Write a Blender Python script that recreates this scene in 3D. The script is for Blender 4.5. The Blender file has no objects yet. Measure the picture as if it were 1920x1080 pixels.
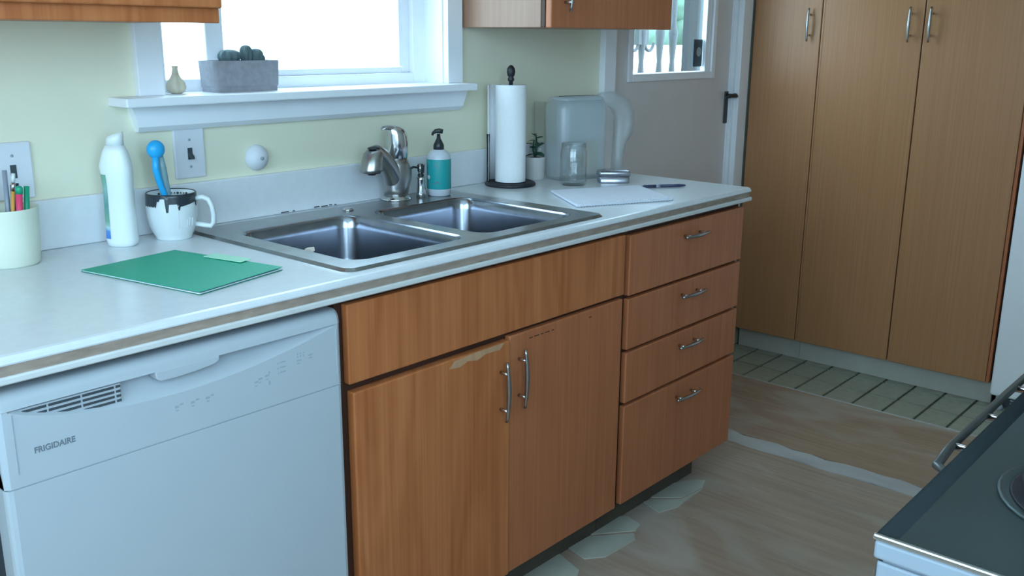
import bpy, bmesh, math, random
from mathutils import Vector, Matrix
random.seed(7)
SC = bpy.context.scene
COL = SC.collection

# ------------------------------------------------------------------ camera
F_PX = 1799.64
FW = Vector((0.72694305, 0.63821729, -0.25344129))
RT = Vector((0.66125301, -0.75012343, 0.00770017))
UP = Vector((0.18519787, 0.1731864, 0.96732012))
CP = Vector((-0.45468638, -1.9774482, 1.3404617))
cd = bpy.data.cameras.new('camera')
cd.sensor_fit = 'HORIZONTAL'; cd.sensor_width = 36.0; cd.lens = F_PX * 36.0 / 1920.0
cd.clip_start = 0.05; cd.clip_end = 200
cam = bpy.data.objects.new('camera', cd); COL.objects.link(cam)
M = Matrix.Identity(4)
for i in range(3):
    M[i][0] = RT[i]; M[i][1] = UP[i]; M[i][2] = -FW[i]; M[i][3] = CP[i]
cam.matrix_world = M
SC.camera = cam

# ------------------------------------------------------------------ world, light, exposure
w = bpy.data.worlds.new('world'); SC.world = w; w.use_nodes = True
bg = w.node_tree.nodes['Background']
bg.inputs['Color'].default_value = (0.53, 0.785, 1.0, 1)
bg.inputs['Strength'].default_value = 1.0
SC.view_settings.view_transform = 'Standard'
SC.view_settings.look = 'None'
SC.view_settings.gamma = 1.0
SC.view_settings.use_curve_mapping = False
SC.view_settings.exposure = 3.27
SC.cycles.max_bounces = 10
SC.cycles.diffuse_bounces = 6
SC.cycles.glossy_bounces = 4
SC.cycles.transparent_max_bounces = 16
SC.cycles.caustics_reflective = False
SC.cycles.caustics_refractive = False
SC.cycles.use_denoising = True
SC.cycles.sample_clamp_indirect = 8.0

def portal(name, loc, rot, sx, sy):
    l = bpy.data.lights.new(name, 'AREA'); l.shape = 'RECTANGLE'; l.size = sx; l.size_y = sy
    l.cycles.is_portal = True
    o = bpy.data.objects.new(name, l); COL.objects.link(o)
    o.location = loc; o.rotation_euler = rot
R90 = math.pi / 2
portal('portal_left', (-1.44, -1.5, 1.64), (0, -R90, 0), 1.28, 1.76)        # faces +x
portal('portal_window', (1.065, 0.14, 1.66), (-R90, 0, 0), 0.86, 0.9)      # faces -y
portal('portal_front', (-.48, -2.55, 1.64), (R90, 0, 0), 1.36, 1.28)      # faces +y
portal('portal_door', (2.76, 0.09, 1.55), (-R90, 0, 0), 0.55, 0.72)

# ------------------------------------------------------------------ materials
MATS = {}
def nt(name):
    m = bpy.data.materials.new(name); m.use_nodes = True
    MATS[name] = m
    return m, m.node_tree.nodes, m.node_tree.links, m.node_tree.nodes['Principled BSDF']

def plain(name, col, rough=0.5, metal=0.0, var=0.04, scale=12.0, bump=0.0, spec=0.5, aniso=0.0, trans=0.0, coat=0.0, stretch=(1, 1, 1)):
    m, N, L, b = nt(name)
    b.inputs['Roughness'].default_value = rough
    b.inputs['Metallic'].default_value = metal
    b.inputs['Specular IOR Level'].default_value = spec
    b.inputs['Coat Weight'].default_value = coat
    if aniso: b.inputs['Anisotropic'].default_value = aniso
    if trans: b.inputs['Transmission Weight'].default_value = trans
    tc = N.new('ShaderNodeTexCoord'); mp = N.new('ShaderNodeMapping'); mp.inputs['Scale'].default_value = stretch
    L.new(tc.outputs['Object'], mp.inputs['Vector'])
    no = N.new('ShaderNodeTexNoise'); no.inputs['Scale'].default_value = scale; no.inputs['Detail'].default_value = 4
    L.new(mp.outputs['Vector'], no.inputs['Vector'])
    mr = N.new('ShaderNodeMapRange'); mr.inputs['To Min'].default_value = 1 - var; mr.inputs['To Max'].default_value = 1 + var
    mr.inputs['From Min'].default_value = 0.3; mr.inputs['From Max'].default_value = 0.7
    L.new(no.outputs['Fac'], mr.inputs['Value'])
    mx = N.new('ShaderNodeVectorMath'); mx.operation = 'SCALE'; mx.inputs[0].default_value = col[:3]
    L.new(mr.outputs['Result'], mx.inputs['Scale'])
    L.new(mx.outputs['Vector'], b.inputs['Base Color'])
    if bump:
        bp = N.new('ShaderNodeBump'); bp.inputs['Strength'].default_value = bump; bp.inputs['Distance'].default_value = 0.002
        L.new(no.outputs['Fac'], bp.inputs['Height']); L.new(bp.outputs['Normal'], b.inputs['Normal'])
    return m

def wood(name, dark, light, axis='z', rough=0.38, fine=1.0, spec=0.4, knots=0.5, smear=None):
    """veneer: cathedral figure and pores running along one axis"""
    m, N, L, b = nt(name)
    b.inputs['Roughness'].default_value = rough
    b.inputs['Specular IOR Level'].default_value = spec
    tc = N.new('ShaderNodeTexCoord'); oi = N.new('ShaderNodeObjectInfo')
    ad = N.new('ShaderNodeVectorMath'); ad.operation = 'ADD'
    ml = N.new('ShaderNodeMath'); ml.operation = 'MULTIPLY'; ml.inputs[1].default_value = 7.3
    L.new(oi.outputs['Random'], ml.inputs[0])
    L.new(tc.outputs['Object'], ad.inputs[0]); L.new(ml.outputs['Value'], ad.inputs[1])
    def mapped(s_along, s_across):
        mp = N.new('ShaderNodeMapping')
        sc = {'x': (s_along, s_across, s_across), 'y': (s_across, s_along, s_across), 'z': (s_across, s_across, s_along)}[axis]
        mp.inputs['Scale'].default_value = sc
        L.new(ad.outputs['Vector'], mp.inputs['Vector']); return mp
    n1 = N.new('ShaderNodeTexNoise'); n1.inputs['Scale'].default_value = 3.2; n1.inputs['Detail'].default_value = 2; n1.inputs['Distortion'].default_value = 0.6
    L.new(mapped(0.35, 2.2).outputs['Vector'], n1.inputs['Vector'])
    n2 = N.new('ShaderNodeTexNoise'); n2.inputs['Scale'].default_value = 20 * fine; n2.inputs['Detail'].default_value = 5; n2.inputs['Roughness'].default_value = 0.65
    L.new(mapped(0.05, 4.5).outputs['Vector'], n2.inputs['Vector'])
    wv = N.new('ShaderNodeMath'); wv.operation = 'SINE'
    w1 = N.new('ShaderNodeMath'); w1.operation = 'MULTIPLY'; w1.inputs[1].default_value = 34
    L.new(n1.outputs['Fac'], w1.inputs[0]); L.new(w1.outputs['Value'], wv.inputs[0])
    a1 = N.new('ShaderNodeMath'); a1.operation = 'MULTIPLY_ADD'; a1.inputs[1].default_value = 0.13 * knots * 2; a1.inputs[2].default_value = 0.0
    L.new(wv.outputs['Value'], a1.inputs[0])
    a2 = N.new('ShaderNodeMath'); a2.operation = 'ADD'
    L.new(a1.outputs['Value'], a2.inputs[0]); L.new(n2.outputs['Fac'], a2.inputs[1])
    cr = N.new('ShaderNodeValToRGB')
    cr.color_ramp.elements[0].position = 0.20; cr.color_ramp.elements[0].color = (*dark, 1)
    cr.color_ramp.elements[1].position = 0.78; cr.color_ramp.elements[1].color = (*light, 1)
    L.new(a2.outputs['Value'], cr.inputs['Fac'])
    col_out = cr.outputs['Color']
    if smear:                       # old adhesive smeared over bare wood
        n3 = N.new('ShaderNodeTexNoise'); n3.inputs['Scale'].default_value = 2.6; n3.inputs['Detail'].default_value = 6; n3.inputs['Distortion'].default_value = 1.2
        L.new(mapped(0.8, 1.9).outputs['Vector'], n3.inputs['Vector'])
        r3 = N.new('ShaderNodeMapRange'); r3.inputs['From Min'].default_value = 0.47; r3.inputs['From Max'].default_value = 0.66; r3.inputs['To Max'].default_value = 0.75
        L.new(n3.outputs['Fac'], r3.inputs['Value'])
        mc = N.new('ShaderNodeMix'); mc.data_type = 'RGBA'; mc.inputs['B'].default_value = (*smear, 1)
        L.new(r3.outputs['Result'], mc.inputs['Factor']); L.new(col_out, mc.inputs['A']); col_out = mc.outputs['Result']
    L.new(col_out, b.inputs['Base Color'])
    bp = N.new('ShaderNodeBump'); bp.inputs['Strength'].default_value = 0.12; bp.inputs['Distance'].default_value = 0.001
    L.new(n2.outputs['Fac'], bp.inputs['Height']); L.new(bp.outputs['Normal'], b.inputs['Normal'])
    return m

def glassy(name, tint=(1, 1, 1), refl=0.10, rough=0.03):
    """thin clear sheet: mostly straight-through, a little mirror"""
    m, N, L, b = nt(name); N.remove(b)
    out = [n for n in N if n.type == 'OUTPUT_MATERIAL'][0]
    t = N.new('ShaderNodeBsdfTransparent'); t.inputs['Color'].default_value = (*tint, 1)
    g = N.new('ShaderNodeBsdfGlossy'); g.inputs['Roughness'].default_value = rough
    ge = N.new('ShaderNodeNewGeometry')
    dt = N.new('ShaderNodeVectorMath'); dt.operation = 'DOT_PRODUCT'; L.new(ge.outputs['Normal'], dt.inputs[0]); L.new(ge.outputs['Incoming'], dt.inputs[1])
    ab = N.new('ShaderNodeMath'); ab.operation = 'ABSOLUTE'; L.new(dt.outputs['Value'], ab.inputs[0])
    om = N.new('ShaderNodeMath'); om.operation = 'SUBTRACT'; om.inputs[0].default_value = 1.0; L.new(ab.outputs['Value'], om.inputs[1])
    pw = N.new('ShaderNodeMath'); pw.operation = 'POWER'; pw.inputs[1].default_value = 4.0; L.new(om.outputs['Value'], pw.inputs[0])
    ad = N.new('ShaderNodeMath'); ad.operation = 'MULTIPLY_ADD'; ad.inputs[1].default_value = 0.8; ad.inputs[2].default_value = 0.03 + refl; ad.use_clamp = True
    L.new(pw.outputs['Value'], ad.inputs[0])
    mx = N.new('ShaderNodeMixShader')
    L.new(ad.outputs['Value'], mx.inputs['Fac']); L.new(t.outputs[0], mx.inputs[1]); L.new(g.outputs[0], mx.inputs[2])
    L.new(mx.outputs[0], out.inputs['Surface'])
    return m

def frosted(name, col, clear=0.45, rough=0.35):
    """milky plastic: diffuse + translucent + part see-through"""
    m, N, L, b = nt(name); N.remove(b)
    out = [n for n in N if n.type == 'OUTPUT_MATERIAL'][0]
    d = N.new('ShaderNodeBsdfDiffuse'); d.inputs['Color'].default_value = (*col, 1)
    tl = N.new('ShaderNodeBsdfTranslucent'); tl.inputs['Color'].default_value = (*col, 1)
    t = N.new('ShaderNodeBsdfTransparent'); t.inputs['Color'].default_value = (0.95, 0.98, 0.98, 1)
    g = N.new('ShaderNodeBsdfGlossy'); g.inputs['Roughness'].default_value = rough
    m1 = N.new('ShaderNodeMixShader'); m1.inputs['Fac'].default_value = 0.4
    m2 = N.new('ShaderNodeMixShader'); m2.inputs['Fac'].default_value = clear
    m3 = N.new('ShaderNodeMixShader'); m3.inputs['Fac'].default_value = 0.07
    L.new(d.outputs[0], m1.inputs[1]); L.new(tl.outputs[0], m1.inputs[2])
    L.new(m1.outputs[0], m2.inputs[1]); L.new(t.outputs[0], m2.inputs[2])
    L.new(m2.outputs[0], m3.inputs[1]); L.new(g.outputs[0], m3.inputs[2])
    L.new(m3.outputs[0], out.inputs['Surface'])
    return m

def ramp_z(name, stops, z0, z1, rough=0.4, nscale=40, namp=0.06):
    """printed label: colour bands up the object's own height, broken by noise"""
    m, N, L, b = nt(name); b.inputs['Roughness'].default_value = rough
    tc = N.new('ShaderNodeTexCoord'); sx = N.new('ShaderNodeSeparateXYZ'); L.new(tc.outputs['Object'], sx.inputs[0])
    mr = N.new('ShaderNodeMapRange'); mr.inputs['From Min'].default_value = z0; mr.inputs['From Max'].default_value = z1
    L.new(sx.outputs['Z'], mr.inputs['Value'])
    no = N.new('ShaderNodeTexNoise'); no.inputs['Scale'].default_value = nscale; L.new(tc.outputs['Object'], no.inputs['Vector'])
    ma = N.new('ShaderNodeMath'); ma.operation = 'MULTIPLY_ADD'; ma.inputs[1].default_value = namp * 2; L.new(no.outputs['Fac'], ma.inputs[0])
    L.new(mr.outputs['Result'], ma.inputs[2])
    cr = N.new('ShaderNodeValToRGB'); e = cr.color_ramp.elements
    while len(e) < len(stops): e.new(0.5)
    for k, (p_, c) in enumerate(stops): e[k].position = p_; e[k].color = (*c, 1)
    L.new(ma.outputs['Value'], cr.inputs['Fac']); L.new(cr.outputs['Color'], b.inputs['Base Color'])
    return m

plain('wall_paint', (0.83, 0.80, 0.63), 0.75, var=0.02, scale=3, bump=0.04)
plain('room_paint', (0.60, 0.59, 0.55), 0.8, var=0.02)
plain('ceiling_paint', (0.88, 0.88, 0.88), 0.9, var=0.02)
plain('trim_white', (0.89, 0.90, 0.94), 0.4, var=0.02)
plain('door_paint', (0.72, 0.67, 0.66), 0.5, var=0.02)
plain('laminate', (0.72, 0.74, 0.77), 0.22, var=0.025, scale=60, spec=0.5)
plain('splash_laminate', (0.80, 0.81, 0.84), 0.35, var=0.02, scale=50)
plain('raw_edge', (0.33, 0.25, 0.20), 0.85, var=0.22, scale=90, stretch=(.25, 1, 1), bump=0.3)
plain('lip_white', (0.66, 0.66, 0.65), 0.45, var=0.05)
plain('caulk_dirt', (0.07, 0.07, 0.07), 0.8)
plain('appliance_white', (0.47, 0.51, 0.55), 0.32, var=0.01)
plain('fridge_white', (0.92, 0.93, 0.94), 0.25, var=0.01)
plain('appliance_dark', (0.05, 0.06, 0.07), 0.6)
plain('print_grey', (0.16, 0.19, 0.22), 0.6)
plain('print_faint', (0.34, 0.39, 0.43), 0.6)
wood('cab_wood', (0.38, 0.105, 0.030), (0.56, 0.190, 0.066), 'z', 0.42)
wood('cab_wood_red', (0.39, 0.113, 0.042), (0.53, 0.186, 0.078), 'z', 0.42, knots=0.22)
wood('pantry_wood', (0.38, 0.170, 0.070), (0.48, 0.235, 0.110), 'z', 0.36, fine=1.6, knots=0.08)
wood('side_wood', (0.30, 0.155, 0.10), (0.38, 0.21, 0.135), 'z', 0.40, knots=0.15)
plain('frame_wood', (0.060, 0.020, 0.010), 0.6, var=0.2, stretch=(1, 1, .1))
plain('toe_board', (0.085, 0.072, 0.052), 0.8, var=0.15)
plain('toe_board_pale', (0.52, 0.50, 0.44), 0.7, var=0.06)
plain('worn_wood', (0.50, 0.28, 0.15), 0.7, var=0.15, stretch=(1, 1, .2), scale=60)
plain('chrome', (0.66, 0.66, 0.67), 0.16, metal=1.0, var=0.02)
plain('nickel', (0.42, 0.41, 0.40), 0.30, metal=1.0, var=0.04)
plain('steel', (0.34, 0.36, 0.41), 0.20, metal=1.0, var=0.10, scale=30, aniso=0.3)
plain('steel_rim', (0.42, 0.43, 0.44), 0.30, metal=1.0, var=0.08, scale=30)
plain('stove_top', (0.095, 0.125, 0.125), 0.40, metal=0.75, var=0.06)
plain('stove_roll', (0.022, 0.028, 0.030), 0.85, metal=0.0, spec=0.05)
plain('stove_rail', (0.13, 0.14, 0.14), 0.35, metal=0.6)
plain('stove_side', (0.30, 0.34, 0.39), 0.35, var=0.02)
plain('chrome_edge', (0.85, 0.88, 0.9), 0.2, metal=1.0, var=0.01)
plain('black_iron', (0.018, 0.018, 0.024), 0.5, var=0.2)
plain('black_plastic', (0.022, 0.026, 0.03), 0.35)
plain('paper', (0.92, 0.92, 0.94), 0.9, var=0.02, bump=0.15, scale=150)
plain('page', (0.78, 0.79, 0.88), 0.8, var=0.02)
plain('folder_green', (0.002, 0.37, 0.225), 0.55, var=0.04)
plain('folder_inside', (0.02, 0.22, 0.14), 0.7)
plain('tab_green', (0.42, 0.82, 0.60), 0.25)
plain('bottle_white', (0.82, 0.86, 0.86), 0.3, var=0.01)
ramp_z('bottle_label', [(0.0, (.06, .16, .62)), (0.17, (.10, .30, .70)), (0.24, (.55, .75, .75)), (0.34, (.20, .42, .30)), (0.6, (.12, .32, .30)), (0.85, (.30, .52, .48)), (1.0, (.18, .42, .30))], 0.018, 0.15)
plain('enamel_white', (0.72, 0.76, 0.77), 0.2, var=0.02, coat=0.3)
plain('enamel_black', (0.025, 0.035, 0.045), 0.25)
plain('brush_blue', (0.02, 0.40, 0.80), 0.35)
frosted('brush_clear', (0.30, 0.52, 0.62), 0.35)
plain('cream_plastic', (0.76, 0.78, 0.66), 0.35, var=0.01)
plain('pen_yellow', (0.72, 0.36, 0.08), 0.4)
plain('pen_pink', (0.80, 0.06, 0.16), 0.4)
plain('pen_green', (0.01, 0.34, 0.19), 0.4)
plain('pen_olive', (0.30, 0.34, 0.10), 0.4)
plain('pen_navy', (0.03, 0.04, 0.09), 0.35)
plain('pen_grey', (0.28, 0.31, 0.38), 0.3)
plain('pen_white', (0.70, 0.72, 0.74), 0.3)
plain('soap_white', (0.62, 0.66, 0.72), 0.3)
plain('soap_label', (0.015, 0.36, 0.37), 0.45, var=0.05)
plain('concrete', (0.30, 0.30, 0.33), 0.9, var=0.12, scale=60, bump=0.4)
plain('succulent', (0.10, 0.15, 0.16), 0.7, var=0.15, scale=80)
plain('soil', (0.05, 0.04, 0.035), 0.95, var=0.3, scale=150)
plain('garlic', (0.56, 0.50, 0.38), 0.6, var=0.1, stretch=(1, 1, .2), scale=40)
plain('pot_white', (0.62, 0.60, 0.58), 0.45)
plain('leaf', (0.02, 0.075, 0.045), 0.6, var=0.2)
plain('tin', (0.45, 0.46, 0.52), 0.25, metal=0.9)
glassy('pane_glass', (0.97, 0.99, 0.99), 0.02, 0.0)
glassy('jar_glass', (0.97, 0.98, 0.98), 0.03, 0.03)
glassy('clear_glass', (0.985, 0.99, 0.99), 0.015, 0.03)
frosted('pitcher_plastic', (0.84, 0.88, 0.92), 0.72)
frosted('reservoir_plastic', (0.84, 0.88, 0.96), 0.50)
plain('plate_white', (0.74, 0.75, 0.80), 0.45)
plain('toggle_dark', (0.05, 0.07, 0.08), 0.4)
plain('door_iron', (0.045, 0.045, 0.045), 0.45, metal=0.4)
plain('sticker_dark', (0.02, 0.05, 0.075), 0.4)
plain('sticker_pale', (0.30, 0.38, 0.40), 0.5)
wood('subfloor', (0.34, 0.240, 0.180), (0.48, 0.360, 0.28), 'y', 0.5, fine=0.8, knots=0.16, smear=(.52, .47, .41))
wood('subfloor_red', (0.32, 0.200, 0.135), (0.45, 0.315, 0.225), 'y', 0.5, fine=0.8, knots=0.16, smear=(.46, .41, .34))
plain('filler', (0.50, 0.48, 0.46), 0.75, var=0.12, scale=14, stretch=(1, .3, 1))
plain('vinyl_tile', (0.36, 0.36, 0.28), 0.4, var=0.10, scale=30)
plain('vinyl_joint', (0.10, 0.10, 0.075), 0.7)
plain('vinyl_scrap', (0.50, 0.49, 0.42), 0.5, var=0.08)
plain('porch_paint', (0.055, 0.060, 0.064), 0.6)
plain('porch_wall', (0.022, 0.028, 0.034), 0.8)
plain('hedge_leaf', (0.10, 0.17, 0.115), 0.8, var=0.4, scale=6)
plain('lawn_green', (0.40, 0.50, 0.40), 0.95, var=0.2, scale=2)
plain('house_white', (0.85, 0.86, 0.86), 0.8)
plain('house_teal', (0.38, 0.42, 0.40), 0.7)
plain('house_grey', (0.3, 0.3, 0.3), 0.7)
plain('scrap', (0.55, 0.48, 0.42), 0.8)

# ------------------------------------------------------------------ mesh helpers
class MB:
    def __init__(s): s.v = []; s.f = []; s.sm = []
    def add(s, vs, fs, smooth=False):
        o = len(s.v); s.v += [tuple(p) for p in vs]
        for f in fs: s.f.append(tuple(o + i for i in f)); s.sm.append(smooth)
        return s
    def box(s, x0, x1, y0, y1, z0, z1):
        x0, x1 = sorted((x0, x1)); y0, y1 = sorted((y0, y1)); z0, z1 = sorted((z0, z1))
        return s.add([(x, y, z) for z in (z0, z1) for y in (y0, y1) for x in (x0, x1)],
                     [(0, 2, 3, 1), (4, 5, 7, 6), (0, 1, 5, 4), (2, 6, 7, 3), (0, 4, 6, 2), (1, 3, 7, 5)])
    def lathe(s, prof, n=28, c=(0, 0, 0), cap0=True, cap1=True, smooth=True):
        vs = []; fs = []
        for r, z in prof:
            for k in range(n):
                a = 2 * math.pi * k / n; vs.append((c[0] + r * math.cos(a), c[1] + r * math.sin(a), c[2] + z))
        m = len(prof)
        for i in range(m - 1):
            for k in range(n): fs.append((i * n + k, i * n + (k + 1) % n, (i + 1) * n + (k + 1) % n, (i + 1) * n + k))
        if cap0: fs.append(tuple(range(n - 1, -1, -1)))
        if cap1: fs.append(tuple((m - 1) * n + k for k in range(n)))
        return s.add(vs, fs, smooth)
    def loft(s, loops, cap0=True, cap1=True, smooth=True, closed=False):
        n = len(loops[0]); vs = [p for l in loops for p in l]; fs = []
        m = len(loops)
        for i in range(m - 1 if not closed else m):
            j = (i + 1) % m
            for k in range(n): fs.append((i * n + k, i * n + (k + 1) % n, j * n + (k + 1) % n, j * n + k))
        if cap0 and not closed: fs.append(tuple(range(n - 1, -1, -1)))
        if cap1 and not closed: fs.append(tuple((m - 1) * n + k for k in range(n)))
        return s.add(vs, fs, smooth)
    def tube(s, path, r, n=10, smooth=True, closed=False, flat=1.0):
        P = [Vector(p) for p in path]; loops = []
        rs = r if isinstance(r, (list, tuple)) else [r] * len(P)
        prev = None
        for i, p in enumerate(P):
            if closed: t = P[(i + 1) % len(P)] - P[i - 1]
            else: t = P[min(i + 1, len(P) - 1)] - P[max(i - 1, 0)]
            t.normalize()
            if prev is None:
                u = t.cross(Vector((0, 0, 1)))
                if u.length < 0.05: u = t.cross(Vector((0, 1, 0)))
            else: u = prev - t * prev.dot(t)
            u.normalize(); v = t.cross(u); prev = u
            loops.append([p + u * (rs[i] * math.cos(2 * math.pi * k / n)) + v * (rs[i] * flat * math.sin(2 * math.pi * k / n)) for k in range(n)])
        return s.loft(loops, smooth=smooth, closed=closed)
    def prism(s, pts, d, smooth=False):
        """pts: 3D outline, d: extrusion vector"""
        n = len(pts); d = Vector(d)
        vs = [Vector(p) for p in pts] + [Vector(p) + d for p in pts]
        fs = [tuple(range(n - 1, -1, -1)), tuple(range(n, 2 * n))] + [(i, (i + 1) % n, n + (i + 1) % n, n + i) for i in range(n)]
        return s.add(vs, fs, smooth)
    def ball(s, c, r, n=14, sq=(1, 1, 1)):
        pr = [(max(1e-4, math.sin(math.pi * i / 10)) * r, -math.cos(math.pi * i / 10) * r) for i in range(11)]
        vs = []
        o = MB(); o.lathe(pr, n)
        return s.add([(c[0] + x * sq[0], c[1] + y * sq[1], c[2] + z * sq[2]) for x, y, z in o.v], o.f, True)
    def build(s, name, mat, parent=None, world=False, bevel=0, seg=2, kind=None, label=None):
        me = bpy.data.meshes.new(name)
        off = Vector((0, 0, 0))
        if world and parent is not None:
            q = parent
            while q is not None: off = off + q.location; q = q.parent
        me.from_pydata([tuple(Vector(p) - off) for p in s.v], [], s.f)
        for p_, sm in zip(me.polygons, s.sm): p_.use_smooth = sm
        bm = bmesh.new(); bm.from_mesh(me)
        bmesh.ops.recalc_face_normals(bm, faces=bm.faces)
        bm.to_mesh(me); bm.free()
        me.materials.append(MATS[mat]); me.update()
        o = bpy.data.objects.new(name, me); COL.objects.link(o); o.parent = parent
        if bevel:
            b = o.modifiers.new('bevel', 'BEVEL'); b.width = bevel; b.segments = seg; b.limit_method = 'ANGLE'; b.angle_limit = 0.7
        if kind: o['kind'] = kind
        if label: o['label'] = label
        return o

def thing(name, label, cat, loc=(0, 0, 0), rz=0, group=None, kind=None):
    o = bpy.data.objects.new(name, None); COL.objects.link(o); o.empty_display_size = 0.05
    o.location = loc; o.rotation_euler = (0, 0, rz); o['label'] = label
    if cat: o['category'] = cat
    if group: o['group'] = group
    if kind: o['kind'] = kind
    return o
def tag(o, label, cat=None, group=None, kind=None):
    o['label'] = label
    if cat: o['category'] = cat
    if group: o['group'] = group
    if kind: o['kind'] = kind
    return o
def origin_to_base(o):
    me = o.data
    xs = [v.co for v in me.vertices]
    c = Vector(((min(p.x for p in xs) + max(p.x for p in xs)) / 2, (min(p.y for p in xs) + max(p.y for p in xs)) / 2, min(p.z for p in xs)))
    me.transform(Matrix.Translation(-c)); o.location = o.location + c
    return o
def box(name, mat, a, parent=None, bevel=0, world=True, **k):
    return MB().box(*a).build(name, mat, parent, world, bevel, **k)
def structure(o, label): o['kind'] = 'structure'; o['label'] = label; return o
def text_mesh(txt, size, extrude=0.0003):
    c = bpy.data.curves.new('t', 'FONT'); c.body = txt; c.size = size; c.extrude = extrude; c.offset = size * .022; c.align_x = 'LEFT'
    o = bpy.data.objects.new('t', c); COL.objects.link(o)
    dg = bpy.context.evaluated_depsgraph_get()
    me = bpy.data.meshes.new_from_object(o.evaluated_get(dg))
    bpy.data.objects.remove(o)
    return me
def text_obj(name, txt, size, mat, parent, mtx):
    me = text_mesh(txt, size); me.materials.clear(); me.materials.append(MATS[mat]); me.transform(mtx)
    o = bpy.data.objects.new(name, me); COL.objects.link(o); o.parent = parent
    return o
def rrect(x0, x1, y0, y1, r, z, n=6):
    pts = []
    for cx, cy, a0 in ((x1 - r, y1 - r, 0), (x0 + r, y1 - r, 90), (x0 + r, y0 + r, 180), (x1 - r, y0 + r, 270)):
        for k in range(n + 1):
            a = math.radians(a0 + 90 * k / n); pts.append((cx + r * math.cos(a), cy + r * math.sin(a), z))
    return pts

# ------------------------------------------------------------------ room shell
XL, XR, YB, H = -1.35, 3.92, -2.46, 2.44
ZT = 0.914          # worktop height
YC = -0.645         # worktop front
YF = -0.635         # cabinet fronts

fl = structure(box('floor', 'vinyl_joint', (XL, XR, YB, 0.12, -0.05, 0.0)), 'kitchen floor with bare plywood and old vinyl')
# plywood sheets, the pale filled seam between them
box('plywood_sheet', 'subfloor', (XL, 0.62, YB, -0.02, 0.0, 0.004), fl)
box('plywood_sheet', 'subfloor', (0.623, 2.338, YB, -0.02, 0.0, 0.004), fl)
box('plywood_sheet', 'subfloor_red', (2.42, 2.952, YB, 0.0, 0.0, 0.004), fl)
m = MB(); ys = [0.0 - 0.06 * k for k in range(42)]
lo = [2.340 + random.uniform(-.010, .010) for _ in ys]; hi = [2.418 + random.uniform(-.012, .012) for _ in ys]
vs = [(a, y, .0052) for a, y in zip(lo, ys)] + [(b, y, .0052) for b, y in zip(hi, ys)] + [(a, y, 0) for a, y in zip(lo, ys)] + [(b, y, 0) for b, y in zip(hi, ys)]
n = len(ys); fs = []
for i in range(n - 1):
    fs += [(i, i + 1, n + i + 1, n + i), (i, 2 * n + i, 2 * n + i + 1, i + 1), (n + i, n + i + 1, 3 * n + i + 1, 3 * n + i)]
m.add(vs, fs); m.build('seam_filler', 'filler', fl, label='pale filler smeared along a floor seam')
box('vinyl_edge_strip', 'filler', (2.952, 2.958, YB, 0.0, 0, 0.0065), fl)
# vinyl tiles left in front of the pantry
tmeshes = {}
for (x0, x1) in ((2.960, 3.108), (3.118, 3.268), (3.279, 3.318)):
    y = -0.012
    while y - 0.108 > YB:
        key = (x0, x1)
        if key not in tmeshes:
            o = MB().box(0, x1 - x0, -0.105, 0, 0, 0.006).build('vinyl_tile', 'vinyl_tile', fl, bevel=0.0012, seg=1); tmeshes[key] = o.data
        else:
            o = bpy.data.objects.new('vinyl_tile', tmeshes[key]); COL.objects.link(o); o.parent = fl
        o.location = (x0, y, 0)
        y -= 0.115
def scrap(pts):
    m = MB(); m.prism([(x, y, 0.004) for x, y in pts], (0, 0, 0.0025)); return m.build('vinyl_remnant', 'vinyl_scrap', fl)
scrap([(1.985, -.590), (2.012, -.622), (1.965, -.640), (1.86, -.628), (1.80, -.56), (1.93, -.56)])
scrap([(1.955, -.645), (1.80, -.652), (1.735, -.630), (1.76, -.56), (1.79, -.57), (1.85, -.634)])
scrap([(1.655, -.575), (1.640, -.630), (1.60, -.640), (1.50, -.56), (1.64, -.56)])
scrap([(1.585, -.645), (1.56, -.668), (1.43, -.660), (1.385, -.625), (1.40, -.56), (1.485, -.562)])
scrap([(1.36, -.56), (1.33, -.65), (1.26, -.685), (1.16, -.70), (1.06, -.68), (1.0, -.56)])
scrap([(0.97, -.56), (0.93, -.66), (0.80, -.70), (0.65, -.67), (0.62, -.56)])

# back wall with window and door openings
WX0, WX1, WZ0, WZ1 = 0.636, 1.497, 1.194, 2.10
DX0, DX1, DZ1 = 2.300, 3.172, 2.05
m = MB(); T = 0.13
m.box(XL, WX0, 0, T, 0, H); m.box(WX0, WX1, 0, T, 0, WZ0); m.box(WX0, WX1, 0, T, WZ1, H)
m.box(WX1, DX0, 0, T, 0, H); m.box(DX0, DX1, 0, T, DZ1, H); m.box(DX1, XR + .1, 0, T, 0, H)
structure(m.build('wall_back', 'wall_paint'), 'pale yellow wall with the sink window and the door')
structure(box('wall_right', 'room_paint', (XR, XR + .1, YB, 0, 0, H)), 'wall behind the tall cabinets and fridge')
m = MB(); YO = YB - .1
m.box(XL - .1, -1.16, YO, YB, 0, H); m.box(.20, XR, YO, YB, 0, H); m.box(-1.16, .20, YO, YB, 0, 1.0); m.box(-1.16, .20, YO, YB, 2.28, H)
structure(m.build('wall_front', 'room_paint'), 'wall behind the stove with a wide window')
m = MB(); m.box(XL - .1, XL, YB, -2.38, 0, H); m.box(XL - .1, XL, -0.62, T, 0, H); m.box(XL - .1, XL, -2.38, -.62, 2.28, H); m.box(XL - .1, XL, -2.38, -.62, 0, 1.0)
structure(m.build('wall_left', 'room_paint'), 'end wall with a wide daylight window')
structure(box('ceiling', 'ceiling_paint', (XL - .1, XR + .1, YB - .1, T, H, H + .1)), 'flat pale kitchen ceiling')
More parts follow.
